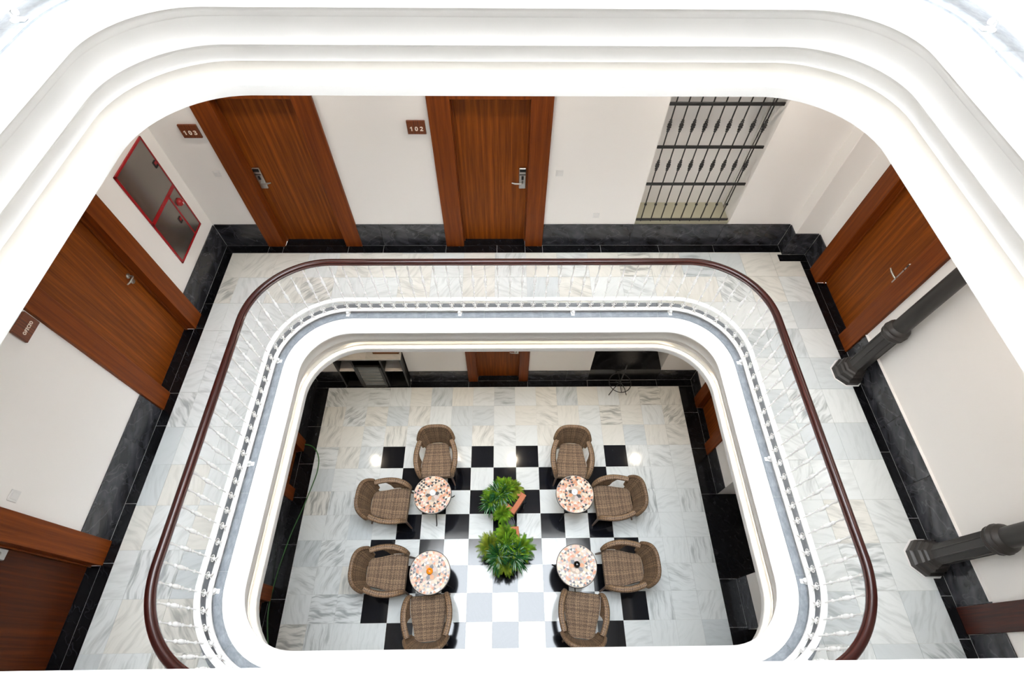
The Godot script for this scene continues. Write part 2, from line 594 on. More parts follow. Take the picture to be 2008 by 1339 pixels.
func shell() -> void:
	var zb := ZB - SKIN
	var xl := XL - SKIN
	var xr := XR + SKIN
	single("wall_back", wall_mesh(2, zb, 1.0, xl - 0.3, xr + 0.3, -0.3, ROOF, [
		[-3.09, -1.865, F1 - 0.1, F1 + 2.26], [-0.755, 0.505, F1 - 0.1, F1 + 2.26], [1.66, 2.86, F1 + 0.34, F1 + 2.1],
		[-0.70, 0.455, -0.1, 2.26], [1.63, 2.98, -0.1, 2.2], [-3.09, -1.82, -0.1, 2.2]], 0.3), M.plaster,
		"white plastered far wall of the atrium with doors and barred window", "wall", "", "structure")
	single("wall_left", wall_mesh(0, xl, 1.0, zb, ZF, -0.3, ROOF, [
		[-0.23, 1.02, F1 - 0.1, F1 + 2.26], [2.34, 3.6, F1 - 0.1, F1 + 2.26], [-0.13, 0.96, -0.1, 2.26], [2.28, 3.5, -0.1, 2.26]]), M.plaster,
		"white plastered wall on the left side of the atrium", "wall", "", "structure")
	single("wall_right", wall_mesh(0, xr, -1.0, zb, ZF, F1 - 0.5, ROOF, [[-0.92, 0.335, F1 - 0.1, F1 + 2.26]]), M.plaster,
		"white plastered wall behind the two dark columns on the right", "wall", "", "structure")
	single("wall_right", wall_mesh(0, XR0 + SKIN, -1.0, zb, ZF, -0.3, F1 - 0.5, [[-0.94, 0.2, -0.1, 2.26], [0.9, 2.24, -0.1, 2.3], [2.94, 4.2, -0.1, 2.3]], 0.6), M.plaster,
		"white plastered ground floor wall on the right with dark openings", "wall", "", "structure")
	single("wall_front", wall_mesh(2, ZF, -1.0, xl - 0.3, xr + 0.3, -0.3, ROOF, []), M.plaster,
		"white plastered wall below and behind the viewer", "wall", "", "structure")
	# corner pier on the first gallery
	var g := Geo.new()
	g.box(Vector3(3.66 + SKIN, F1, zb - 0.01), Vector3(xr + 0.01, F2 - 0.5, -1.17 - SKIN), 0.004)
	single("pier", g, M.plaster, "white plastered corner pier between the barred window and the right door", "pier", "", "structure")
	# dark rooms behind the two open doorways on the right of the ground floor
	g = Geo.new()
	for z in [[0.9, 2.24], [2.94, 4.2]]:
		g.box(Vector3(XR0 + 0.9, -0.3, z[0] - 0.2), Vector3(XR0 + 1.0, 2.4, z[1] + 0.2))
		g.box(Vector3(XR0 + 0.5, 2.3, z[0] - 0.2), Vector3(XR0 + 1.0, 2.4, z[1] + 0.2))
		for s in [[z[0] - 0.2, z[0] - 0.1], [z[1] + 0.1, z[1] + 0.2]]:
			g.box(Vector3(XR0 + 0.6, -0.3, s[0]), Vector3(XR0 + 1.0, 2.4, s[1]))
	single("wall_passage", g, M.plaster, "walls of the unlit passages behind the right ground floor doorways", "wall", "", "structure")
	# closed back of the recess that holds the sideboard
	g = Geo.new()
	g.box(Vector3(-3.4, -0.3, zb - 0.75), Vector3(-1.5, 2.5, zb - 0.65))
	for e in [[-3.39, -3.09], [-1.82, -1.52]]: g.box(Vector3(e[0], -0.3, zb - 0.7), Vector3(e[1], 2.5, zb - 0.28))
	g.box(Vector3(-3.3, 2.2, zb - 0.7), Vector3(-1.6, 2.5, zb - 0.28))
	single("wall_recess", g, M.plaster, "white plastered recess round the black sideboard", "wall", "", "structure")
	# slabs of the two galleries and the roof, each with its rounded opening
	ring_slab("ceiling", LOOP1, -0.10, F1 - 0.77, F1 - 0.03, "white plaster ceiling over the ground floor gallery")
	ring_slab("ceiling", LOOP2, -0.10, F2 - 0.77, F2 - 0.03, "white plaster ceiling over the first floor gallery")
	ring_slab("ceiling", [-3.0, 3.1, -0.6, 3.9, 0.6], 0.0, 10.2, 10.95, "unseen white slab added above the viewer to hold back the skylight")  # added unseen slab, limits the skylight reaching the galleries
	ring_slab("ceiling", [-3.5, 3.7, -1.2, 4.5, 0.5], 0.0, ROOF - 0.9, ROOF - 0.1, "white roof round the open skylight at the top of the atrium")


func ring_slab(called: String, L: Array, d: float, y0: float, y1: float, label: String) -> void:
	var seg := 14
	var inner := loop_points(L, d, seg)
	var x0 := XL - SKIN - 0.1
	var x1 := XR + SKIN + 0.1
	var z0 := ZB - SKIN - 0.1
	var z1 := ZF + 0.1
	var corner := [Vector2(x0, z0), Vector2(x1, z0), Vector2(x1, z1), Vector2(x0, z1)]
	var outer := PackedVector2Array()
	for q in 4:
		var a := inner[q * (seg + 1)]
		var b := inner[q * (seg + 1) + seg]
		var pa: Vector2
		var pb: Vector2
		if q % 2 == 0:
			pa = Vector2(corner[q].x, a.y); pb = Vector2(b.x, corner[q].y)
		else:
			pa = Vector2(a.x, corner[q].y); pb = Vector2(corner[q].x, b.y)
		for k in seg + 1:
			var f := 2.0 * k / seg
			outer.append(pa.lerp(corner[q], f) if f <= 1.0 else corner[q].lerp(pb, f - 1.0))
	var g := Geo.new()
	for side in [[inner, y0, inner, y1], [inner, y1, outer, y1], [outer, y1, outer, y0], [outer, y0, inner, y0]]:
		var rows: Array = []
		for e in [[side[0], side[1]], [side[2], side[3]]]:
			var line := PackedVector3Array()
			for p in e[0]: line.append(Vector3(p.x, e[1], p.y))
			rows.append(line)
		g.grid(rows, true)
	single(called, g, M.ceiling, label, "ceiling", "", "structure")

# ==================================================================== floors of separate tiles
func tile(parent: Node, poly: PackedVector2Array, y: float, mat: Material, called := "tile", size := 0.4) -> void:
	var lo := poly[0]
	for p in poly: lo = lo.min(p)
	var g := Geo.new()
	g.prism(poly, -0.012, 0.0, lo, size, rng.randi() % 4 if called == "tile" else 0)
	var o := part(called, g, mat, parent)
	o.position.y = y

func rect(x0: float, x1: float, z0: float, z1: float, gap := 0.0012) -> PackedVector2Array:
	return PackedVector2Array([Vector2(x0 + gap, z0 + gap), Vector2(x1 - gap, z0 + gap), Vector2(x1 - gap, z1 - gap), Vector2(x0 + gap, z1 - gap)])

func pick_white(warm: float, streaky: float) -> Material:
	var t: int = [0, 1, 4, 7, 6][rng.randi() % 5]
	if rng.randf() < streaky: t = [2, 3, 5, 6][rng.randi() % 4]
	var c := 0
	var r := rng.randf()
	if r < warm: c = 1
	elif r < warm + 0.16: c = 2
	return white_tiles[t * 3 + c]

func floors() -> void:
	# ground floor
	var g := Geo.new()
	g.box(Vector3(XL - 0.5, -0.3, ZB - 0.8), Vector3(XR + 1.0, -0.004, ZF + 0.3))
	var f := single("floor", g, M.grout, "ground floor of white marble tiles with a black and white checker in the middle", "floor", "", "structure")
	var plain := BoxMesh.new()
	for iz in range(-3, 11):
		for ix in range(-7, 10):
			var x := -0.6 + 0.4 * ix
			var z := 0.4 * iz
			var dark := ix >= -4 and ix <= 6 and iz >= 0 and iz <= 8 and posmod(ix + iz, 2) == 0
			var inside := ix >= -4 and ix <= 6 and iz >= 0 and iz <= 8
			var m: Material
			if dark: m = black_tiles[rng.randi() % 3]
			elif inside: m = white_tiles[[0, 7, 4, 1][rng.randi() % 4] * 3]
			else: m = pick_white(0.5 if iz < 0 else 0.12, 0.55 if ix < -4 else 0.28)  # back rows get more warm tiles, warm light put into their colour
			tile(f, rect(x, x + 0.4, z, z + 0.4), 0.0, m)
	var bl := [-1.2, -0.4, 0.31, 0.9, 1.66, 2.46, 3.3, 4.66]
	for k in bl.size() - 1: tile(f, rect(XL - 0.02, -3.4, bl[k], bl[k + 1], 0.0018), 0.0, M.border, "border_slab", 0.6)
	var br := [-1.2, -0.64, 0.07, 0.9, 2.24, 2.91, 4.66]
	for k in br.size() - 1:
		var deep: bool = k == 3 or k == 5
		tile(f, rect(3.4, XR0 + (0.9 if deep else 0.0), br[k], br[k + 1], 0.0018), 0.0, M.border, "border_slab", 0.6)
	var bb := [XL - 0.02, -3.07, -2.3, -1.83, -0.7, 0.45, 1.62, 2.98, XR0]
	for k in bb.size() - 1: tile(f, rect(bb[k], bb[k + 1], ZB, -1.2, 0.0018), 0.0, M.border, "border_slab", 0.6)
	tile(f, rect(-0.52, 0.28, ZB - 0.16, ZB, 0.0018), 0.0, M.border, "threshold", 0.6)
	tile(f, rect(XR0, XR0 + 0.16, -0.73, -0.01, 0.0018), 0.0, M.border, "threshold", 0.6)
	for z in [[0.08, 0.75], [2.49, 3.29]]: tile(f, rect(XL - 0.18, XL - 0.02, z[0], z[1], 0.0018), 0.0, M.border, "threshold", 0.6)
	# galleries
	gallery_floor(LOOP1, F1, "first floor gallery of pale marble tiles round the rounded opening", -3.335, -1.2, false)
	gallery_floor(LOOP2, F2, "second floor gallery floor of pale marble seen in the top corners", -3.335, -1.2, true)

func gallery_floor(L: Array, y: float, label: String, ox: float, oz: float, corners_only: bool) -> void:
	var seg := 14
	var hole := loop_points(L, -0.21, seg)
	# bed under the tiles: a ring of two rows
	var g := Geo.new()
	var x0 := XL - SKIN
	var x1 := XR + SKIN
	var z0 := ZB - SKIN
	for p in [rect(x0, x1, z0, L[2], 0), rect(x0, L[0], L[2], L[3], 0), rect(L[1], x1, L[2], L[3], 0), rect(x0, x1, L[3], ZF, 0)]:
		g.prism(p, y - 0.03, y - 0.004)
	var cs := [[Vector2(L[0], L[2]), 0], [Vector2(L[1], L[2]), 1], [Vector2(L[1], L[3]), 2], [Vector2(L[0], L[3]), 3]]
	var edge := loop_points(L, -0.02, seg)
	for q in 4:
		var fan := PackedVector2Array([cs[q][0]])
		for k in seg + 1: fan.append(edge[q * (seg + 1) + k])
		g.prism(fan, y - 0.03, y - 0.004)
	var f := single("floor", g, M.grout, label, "floor", "", "structure")
	var P := 0.4025
	var xi := XL + 0.11
	var xo := XR - 0.10
	var zi := -1.21
	for iz in range(-1, 16):
		for ix in range(-1, 20):
			var a := maxf(ox + P * ix, xi)
			var b := minf(ox + P * (ix + 1), xo)
			var c := maxf(oz + P * iz, zi)
			var d := minf(oz + P * (iz + 1), ZF)
			if b - a < 0.01 or d - c < 0.01: continue
			if corners_only and (c > 1.5 or (a > -2.2 and b < 2.3)): continue
			for poly in Geometry2D.clip_polygons(rect(a, b, c, d), hole):
				if poly.size() < 3 or Geometry2D.is_polygon_clockwise(poly) != Geometry2D.is_polygon_clockwise(rect(a, b, c, d)): continue
				if absf(area(poly)) < 0.0006: continue
				tile(f, poly, y, pick_white(0.45 if d < 0.0 else 0.18, 0.16))
	if corners_only:
		var g2 := Geo.new()
		g2.prism(rect(-2.1, 2.2, zi, -0.38), y - 0.012, y)
		g2.prism(rect(xi, L[0] - 0.21, 1.65, ZF), y - 0.012, y)
		g2.prism(rect(L[1] + 0.21, xo, 1.65, ZF), y - 0.012, y)
		g2.prism(rect(L[0] - 0.21, L[1] + 0.21, L[3] + 0.21, ZF), y - 0.012, y)
		part("paving", g2, white_tiles[0], f)
		return
	var bl := [-1.21, -0.39, -0.03, 0.82, 1.2, 2.0, 2.53, 3.4, 4.66]
	for k in bl.size() - 1: tile(f, rect(XL - 0.0, xi, bl[k], bl[k + 1], 0.002), y, M.border, "border_slab", 0.6)
	var bb := [XL, -3.08, -2.89, -2.04, -1.58, -0.76, -0.09, 0.28, 0.51, 1.28, 2.05, 2.78, 3.66]
	for k in bb.size() - 1: tile(f, rect(bb[k], bb[k + 1], ZB, zi, 0.002), y, M.border, "border_slab", 0.6)
	tile(f, rect(3.60, XR, -1.17, -1.05, 0.002), y + 0.001, M.border, "border_slab", 0.6)
	var br := [-1.05, -0.91, 0.31, 1.54, 2.2, 2.87, 3.2, 4.66]
	for k in br.size() - 1: tile(f, rect(xo, XR, br[k], br[k + 1], 0.002), y, M.border, "border_slab", 0.6)
	tile(f, rect(-2.87, -2.07, ZB - 0.16, ZB, 0.002), y, M.border, "threshold", 0.6)
	tile(f, rect(-0.53, 0.28, ZB - 0.16, ZB, 0.002), y, M.border, "threshold", 0.6)
	tile(f, rect(XL - 0.16, XL, -0.02, 0.81, 0.002), y, M.border, "threshold", 0.6)
	tile(f, rect(XL - 0.16, XL, 2.55, 3.4, 0.002), y, M.border, "threshold", 0.6)
	tile(f, rect(XR, XR + 0.16, -0.69, 0.1, 0.002), y, M.border, "threshold", 0.6)

func area(p: PackedVector2Array) -> float:
	var s := 0.0
	for k in p.size(): s += p[k].cross(p[(k + 1) % p.size()])
	return s / 2.0

# ==================================================================== moulded edges of the galleries
func edges() -> void:
	var what := ["first floor", "second floor"]
	for lv in 2:
		var L: Array = [LOOP1, LOOP2][lv]
		var y: float = [F1, F2][lv]
		var g := Geo.new()
		var cove: Array = []
		for k in 9:      # hollow above the lamp ledge
			var a := PI * 0.5 * k / 8.0
			cove.append(Vector2(-0.012 - 0.043 * sin(a), -0.525 - 0.145 * (1.0 - cos(a))))
		var apron: Array = [Vector2(0.0, -0.004)]
		for k in 7: apron.append(Vector2(0.02 + 0.128 * k / 6.0, -0.006 - 0.10 * pow(k / 6.0, 1.7)))
		var hollow: Array = []
		for k in 8:
			var f := k / 7.0
			hollow.append(Vector2(0.082 - 0.055 * sin(f * PI * 0.5) + 0.025 * f * f, -0.205 - 0.175 * f))
		sweep(g, L, y, [
			apron, [Vector2(0.148, -0.106), Vector2(0.146, -0.125)], [Vector2(0.146, -0.125), Vector2(0.112, -0.138), Vector2(0.105, -0.165)],
			[Vector2(0.105, -0.165), Vector2(0.095, -0.19), Vector2(0.082, -0.205)], hollow,
			[Vector2(0.052, -0.38), Vector2(0.052, -0.392)], [Vector2(0.052, -0.392), Vector2(0.032, -0.396)], [Vector2(0.032, -0.396), Vector2(0.028, -0.42)],
			[Vector2(0.028, -0.42), Vector2(0.008, -0.46), Vector2(-0.002, -0.50), Vector2(0.002, -0.525)], [Vector2(0.002, -0.525), Vector2(-0.012, -0.525)],
			cove, [Vector2(-0.055, -0.67), Vector2(-0.055, -0.684)], [Vector2(-0.055, -0.684), Vector2(0.012, -0.684)],
			[Vector2(0.012, -0.684), Vector2(0.019, -0.69), Vector2(0.010, -0.77)], [Vector2(0.010, -0.77), Vector2(-0.10, -0.77)], [Vector2(-0.10, -0.77), Vector2(-0.10, -0.03), Vector2(0.0, -0.03), Vector2(0.0, -0.004)]])
		var t := single("trim_%d" % (lv + 1), g, M.moulding, "white moulded plaster edge of the %s gallery with a lit cove" % what[lv], "moulding", "", "structure")
		# light strip on the ledge
		var s := Geo.new()
		sweep(s, L, y, [[Vector2(-0.034, -0.683), Vector2(-0.034, -0.676)], [Vector2(-0.034, -0.676), Vector2(0.003, -0.676)], [Vector2(0.003, -0.676), Vector2(0.003, -0.683)]])
		part("led_strip", s, M.led, t)
		# four long lamps along the straight runs, just above the glowing strip
		for k in 4:
			var al := AreaLight3D.new()
			al.name = "led_light"
			var lenx: float = L[1] - L[0] - 2.0 * L[4] + 0.6
			var lenz: float = L[3] - L[2] - 2.0 * L[4] + 0.6
			al.area_size = Vector2(lenx if k % 2 == 0 else lenz, 0.036)
			al.light_color = Color(1.0, 0.90, 0.76)
			al.light_energy = [0.26, 0.025][lv]
			al.shadow_enabled = true
			al.area_range = 12.0
			var mx: float = (L[0] + L[1]) / 2.0
			var mz: float = (L[2] + L[3]) / 2.0
			al.position = [Vector3(mx, y - 0.673, L[2] - 0.015), Vector3(L[1] + 0.015, y - 0.673, mz), Vector3(mx, y - 0.673, L[3] + 0.015), Vector3(L[0] - 0.015, y - 0.673, mz)][k]
			al.rotation = Vector3(PI / 2.0, [0.0, PI / 2.0, 0.0, PI / 2.0][k], 0.0)
			t.add_child(al, true)
		# grey marble kerb in separate lengths
		var c := loop_points(L, -0.1, 14)
		var total := loop_length(c)
		var n := 24
		for k in n:
			var s0 := total * k / n
			var s1 := total * (k + 1) / n - 0.002
			var rows: Array = [PackedVector3Array(), PackedVector3Array(), PackedVector3Array(), PackedVector3Array()]
			for j in 9:
				var q := along(c, lerpf(s0, s1, j / 8.0))
				var nn := Vector2(-q[1].y, q[1].x)
				rows[0].append(Vector3(q[0].x + nn.x * 0.104, y - 0.02, q[0].y + nn.y * 0.104))
				rows[1].append(Vector3(q[0].x + nn.x * 0.104, y + 0.006, q[0].y + nn.y * 0.104))
				rows[2].append(Vector3(q[0].x - nn.x * 0.108, y + 0.006, q[0].y - nn.y * 0.108))
				rows[3].append(Vector3(q[0].x - nn.x * 0.108, y - 0.02, q[0].y - nn.y * 0.108))
			var e := Geo.new()
			for r in 3: e.grid([rows[r], rows[r + 1]], false, false, 2.2, 4.5)
			part("kerb_stone", e, M.edge, t)

# unseen lamps added to brighten the galleries: long soft ones above the first floor, pin spots above the ground floor
func added_lamps() -> void:
	var bar := Geo.new()
	bar.box(Vector3(-0.5, -0.006, -0.05), Vector3(0.5, 0.0, 0.05))
	var frame := Geo.new()
	for e in [[-0.52, -0.07, 0.52, -0.05], [-0.52, 0.05, 0.52, 0.07], [-0.52, -0.05, -0.5, 0.05], [0.5, -0.05, 0.52, 0.05]]: frame.box(Vector3(e[0], -0.008, e[1]), Vector3(e[2], 0.0, e[3]))
	var bm := bar.mesh()
	var fm := frame.mesh()
	for e in [[-2.48, -0.98, 0.0, "over the leftmost far door"], [-0.12, -0.98, 0.0, "over the middle far door"], [2.26, -0.98, 0.0, "facing the barred window"], [3.55, 0.2, PI / 2.0, "facing the right door"], [3.55, 1.6, PI / 2.0, "between the columns"]]:
		var t := thing("added_ceiling_lamp", "added unseen long ceiling lamp %s" % e[3], "added light", Vector3(e[0], F2 - 0.771, e[1]), e[2], "added long lamps in the first floor ceiling")
		part("frame", fm, M.white_plastic, t)
		part("added_lamp_lens", bm, M.lamp, t)
		var l := AreaLight3D.new()  # added fill for the first floor walls
		l.name = "added_lamp_light"
		l.area_size = Vector2(1.0, 0.1)
		l.position = Vector3(0, -0.009, 0)
		l.rotation.x = -PI / 2.0
		l.area_range = 14.0
		l.area_attenuation = 2.0
		l.light_color = Color(1.0, 0.96, 0.91)
		l.light_energy = 1.05
		l.shadow_enabled = true
		t.add_child(l, true)
	var ring := Geo.new()
	ring.lathe([Vector2(0.022, -0.001), Vector2(0.042, -0.001), Vector2(0.042, -0.008), Vector2(0.024, -0.010), Vector2(0.022, -0.004)], 20)
	var disc := Geo.new()
	disc.lathe([Vector2(0.0, -0.005), Vector2(0.022, -0.005), Vector2(0.022, -0.003), Vector2(0.0, -0.003)], 20)
	var rm := ring.mesh()
	var dm := disc.mesh()
	for e in [[-3.1, "at the far left end"], [-1.2, "left of the far door"], [0.2, "over the far door"], [1.55, "left of the dark niche"], [3.15, "at the far right end"]]:
		var t := thing("added_downlight", "added unseen small spot lamp in the ground floor gallery ceiling %s" % e[1], "added light", Vector3(e[0], F1 - 0.771, -0.80), 0.0, "added spot lamps in the ground floor ceiling")
		part("ring", rm, M.white_plastic, t)
		part("added_lamp_lens", dm, M.lamp, t)
		var l := SpotLight3D.new()  # added fill for the far ground floor
		l.name = "added_lamp_light"
		l.position = Vector3(0, -0.012, 0)
		l.rotation.x = -PI / 2.0
		l.spot_angle = 52.0
		l.spot_angle_attenuation = 1.0
		l.spot_range = 14.0
		l.spot_attenuation = 2.0
		l.light_size = 0.02
		l.light_color = Color(1.0, 0.93, 0.83)
		l.light_energy = 1.5
		l.shadow_enabled = true
		t.add_child(l, true)

# ==================================================================== doors
# local frame: x to the right as one faces the wall, y up, z into the room; origin on the plaster at floor level
func door(n: int, at: Vector3, turn: float, xs: Array, lock_side: float, kind: String, label: String) -> void:
	var H := 2.26
	var t := Node3D.new()
	t.name = "door_%d" % n
	t.position = at
	t.rotation.y = turn
	add_child(t)
	tag(t, label, "door", "", "structure")
	var u := 0.37 * n
	for s in [[xs[0], xs[1]], [xs[2], xs[3]]]:
		var g := Geo.new()
		g.xf = Transform3D(Basis(), Vector3(0, 0, 0))
		g.box(Vector3(s[0], 0.0, -0.14), Vector3(s[1], H, 0.034), 0.003)
		part("jamb", shift_uv(g, u + s[0]), M.jamb, t)
	var g2 := Geo.new()
	g2.box(Vector3(xs[1], H - 0.2, -0.14), Vector3(xs[2], H, 0.034), 0.003)
	part("head", g2, M.jamb, t)
	for s in [[xs[1], xs[1] + 0.014], [xs[2] - 0.014, xs[2]]]:
		var g := Geo.new()
		g.box(Vector3(s[0], 0.0, -0.085), Vector3(s[1], H - 0.2, -0.062), 0.002)
		part("stop", g, M.jamb, t)
	var lf := Geo.new()
	lf.box(Vector3(xs[1] + 0.004, 0.009, -0.13), Vector3(xs[2] - 0.004, H - 0.203, -0.09), 0.003)
	part("leaf", shift_uv(lf, u * 1.7), M.door_shaded if n == 4 else M.door, t)
	var e: float = (xs[2] - 0.058) if lock_side > 0 else (xs[1] + 0.058)
	var zf := -0.09
	if kind == "card":
		var p := Geo.new()
		p.box(Vector3(e - 0.04, 0.875, zf), Vector3(e + 0.04, 1.165, zf + 0.024), 0.006)
		part("lock_plate", p, M.steel, t)
		p = Geo.new()
		p.box(Vector3(e - 0.034, 1.118, zf + 0.018), Vector3(e + 0.036, 1.158, zf + 0.031), 0.003)
		part("card_reader", p, M.black_plastic, t)
		p = Geo.new()
		p.box(Vector3(e - 0.036, 1.075, zf + 0.02), Vector3(e + 0.036, 1.083, zf + 0.028))
		p.box(Vector3(e - 0.012, 1.01, zf + 0.02), Vector3(e + 0.014, 1.06, zf + 0.034), 0.004)
		part("keyhole_cover", p, M.black_plastic, t)
		p = Geo.new()
		lever(p, Vector3(e, 0.985, zf + 0.024), -lock_side, 0.125)
		part("lever_handle", p, M.steel, t)
	else:
		var p := Geo.new()
		p.xf = Transform3D(Basis(Vector3.RIGHT, PI / 2.0), Vector3(e, 1.03, zf))
		p.lathe([Vector2(0, 0.012), Vector2(0.022, 0.012), Vector2(0.027, 0.006), Vector2(0.027, 0)], 16)
		part("rose", p, M.steel, t)
		p = Geo.new()
		p.xf = Transform3D(Basis(Vector3.RIGHT, PI / 2.0), Vector3(e, 0.95, zf))
		p.lathe([Vector2(0, 0.010), Vector2(0.022, 0.010), Vector2(0.027, 0.005), Vector2(0.027, 0)], 16)
		part("keyhole_rose", p, M.steel, t)
		p = Geo.new()
		lever(p, Vector3(e, 1.03, zf + 0.01), -lock_side, 0.12)
		part("lever_handle", p, M.steel, t)

func shift_uv(g: Geo, d: float) -> Geo:
	for k in g.t.size(): g.t[k] += Vector2(d, d * 0.3)
	return g

func lever(g: Geo, at: Vector3, dir: float, l: float) -> void:
	g.tube([at, at + Vector3(0, 0, 0.03), at + Vector3(dir * 0.006, 0, 0.042), at + Vector3(dir * 0.02, 0, 0.046), at + Vector3(dir * l * 0.7, 0.003, 0.046), at + Vector3(dir * l, 0.012, 0.043)], [0.010, 0.010, 0.010, 0.010, 0.010, 0.007], 8)

func doors() -> void:
	var zb := ZB - SKIN
	var xl := XL - SKIN
	door(1, Vector3(-2.4775, F1, zb), 0.0, [-0.6125, -0.395, 0.405, 0.6125], -1.0, "card", "brown wooden door of room 103 with card lock at its left edge")
	door(2, Vector3(-0.125, F1, zb), 0.0, [-0.63, -0.4, 0.405, 0.63], 1.0, "card", "brown wooden door of room 102 in the middle of the far wall")
	door(3, Vector3(xl, F1, 0.395), PI / 2.0, [-0.625, -0.42, 0.415, 0.625], 1.0, "rose", "brown wooden service door beside the OFICIO sign and fire cabinet")
	door(4, Vector3(xl, F1, 2.97), PI / 2.0, [-0.63, -0.42, 0.42, 0.63], 1.0, "card", "brown wooden door with shade put into its leaf colour at the lower left edge, nearest the viewer")
	door(5, Vector3(XR + SKIN, F1, -0.2925), -PI / 2.0, [-0.6275, -0.40, 0.40, 0.6275], 1.0, "card", "orange brown wooden door behind the dark column on the right")
	door(6, Vector3(-0.1225, 0.0, zb), 0.0, [-0.5775, -0.40, 0.40, 0.5775], 1.0, "card", "brown ground floor door in the far wall beyond the wicker chairs")
	door(7, Vector3(XR0 + SKIN, 0.0, -0.37), -PI / 2.0, [-0.57, -0.36, 0.36, 0.57], -1.0, "rose", "orange brown ground floor door half hidden below the right gallery edge")
	door(8, Vector3(xl, 0.0, 0.415), PI / 2.0, [-0.545, -0.335, 0.335, 0.545], -1.0, "rose", "brown ground floor door on the left where the green hose begins")
	door(9, Vector3(xl, 0.0, 2.89), PI / 2.0, [-0.61, -0.4, 0.4, 0.61], 1.0, "rose", "brown ground floor door at the near end of the left wall")

# ==================================================================== skirtings of separate marble slabs
func skirt(parent: Node, axis: int, face: float, sgn: float, stops: Array, y: float, h := 0.37) -> void:
	for k in stops.size() - 1:
		var a: float = stops[k] + 0.0015
		var b: float = stops[k + 1] - 0.0015
		var lo := Vector3(a, y, face) if axis == 2 else Vector3(face, y, a)
		var hi := Vector3(b, y + h, face) if axis == 2 else Vector3(face, y + h, b)
		if sgn > 0: lo[axis] -= SKIN
		else: hi[axis] += SKIN
		var g := Geo.new()
		g.box(lo, hi, 0.002)
		shift_uv(g, rng.randf() * 3.0)
		part("skirting_slab", g, M.skirt[rng.randi() % 3], parent)

func skirtings() -> void:
	for lv in 2:
		var y: float = [0.0, F1][lv]
		var w: String = ["ground floor", "first floor"][lv]
		var b := thing("baseboard_back", "dark veined marble skirting along the far wall of the %s" % w, "skirting", Vector3.ZERO, 0.0, "", "structure")
		var l := thing("baseboard_left", "dark veined marble skirting along the left wall of the %s" % w, "skirting", Vector3.ZERO, 0.0, "", "structure")
		var r := thing("baseboard_right", "dark veined marble skirting along the right wall of the %s" % w, "skirting", Vector3.ZERO, 0.0, "", "structure")
		if lv == 1:
			for s in [[XL, -3.43, -3.09], [-1.865, -1.57, -0.755], [0.505, 1.65, 2.81, 3.4, 3.66]]: skirt(b, 2, ZB, 1.0, s, y)
			skirt(b, 2, -1.17, 1.0, [3.66, XR], y)
			skirt(b, 0, 3.66, -1.0, [ZB, -1.17 - SKIN], y)
			for s in [[ZB, -0.52, -0.23], [1.02, 2.34], [3.6, ZF]]: skirt(l, 0, XL, 1.0, s, y)
			for s in [[-1.17, -0.92], [0.335, 1.28, 1.9, 2.96], [3.17, 3.9, ZF]]: skirt(r, 0, XR, -1.0, s, y)
			var g := Geo.new()
			g.box(Vector3(XR - 0.012, y + 0.37, 0.345), Vector3(XR + SKIN, y + 0.376, 2.95))
			part("plaster_lip", g, M.plaster, r)
		else:
			for s in [[XL, -3.09], [-1.82, -0.7], [0.455, 1.2, 1.63], [2.98, XR0]]: skirt(b, 2, ZB, 1.0, s, y)
			for s in [[ZB, -0.6, -0.13], [0.96, 1.7, 2.28], [3.5, ZF]]: skirt(l, 0, XL, 1.0, s, y)
			for s in [[ZB, -0.94], [0.2, 0.9], [2.24, 2.94], [4.2, ZF]]: skirt(r, 0, XR0, -1.0, s, y)

# ==================================================================== barred window niche above, dark niche below
func niches() -> void:
	var zb := ZB - SKIN
	var t := Node3D.new()
	t.name = "window_1"
	t.position = Vector3(2.26, F1 + 0.40, zb)
	add_child(t)
	tag(t, "niche window in the far wall with a black wrought iron grille", "window", "", "structure")
	var g := Geo.new()
	g.box(Vector3(-0.9, -0.3, -0.45), Vector3(0.9, 2.1, -0.36))
	for s in [-1.0, 1.0]: g.box(Vector3(minf(s * 0.6, s * 0.7), -0.1, -0.42), Vector3(maxf(s * 0.6, s * 0.7), 2.0, -0.28))
	g.box(Vector3(-0.7, 1.70, -0.42), Vector3(0.7, 1.8, -0.28))
	part("niche_back", g, M.plaster, t)
	g = Geo.new()
	g.box(Vector3(-0.6, -0.06, -0.38), Vector3(0.6, 0.0, -0.02), 0.004)
	part("sill", g, M.stone_sill, t)
	for y in [0.045, 0.60, 1.10, 1.60]:
		g = Geo.new()
		g.box(Vector3(-0.595, y - 0.017, -0.012), Vector3(0.565, y + 0.017, 0.004), 0.002)
		part("grille_rail", g, M.iron_black, t)
	g = Geo.new()
	bar(g)
	var bm := g.mesh()
	for k in 9:
		var o := part("grille_bar", bm, M.iron_black, t)
		o.position = Vector3(-0.532 + 0.1245 * k, 0.0, 0.0)
	# dark niche on the ground floor
	t = Node3D.new()
	t.name = "window_2"
	t.position = Vector3(2.305, 0.0, zb)
	add_child(t)
	tag(t, "dark stone niche low in the far wall at the right of the ground floor", "niche", "", "structure")
	g = Geo.new()
	g.box(Vector3(-0.675, 0.0, -0.62), Vector3(0.675, 0.42, 0.012), 0.004)
	part("sill", g, M.black_stone, t)
	g = Geo.new()
	g.box(Vector3(-0.9, -0.1, -0.72), Vector3(0.9, 2.4, -0.62))
	part("niche_back", g, M.black_stone, t)
	g = Geo.new()
	for s in [-1.0, 1.0]: g.box(Vector3(minf(s * 0.675, s * 0.8), 0.0, -0.66), Vector3(maxf(s * 0.675, s * 0.8), 2.3, -0.28))
	g.box(Vector3(-0.8, 2.2, -0.66), Vector3(0.8, 2.3, -0.28))
	part("reveal", g, M.plaster, t)

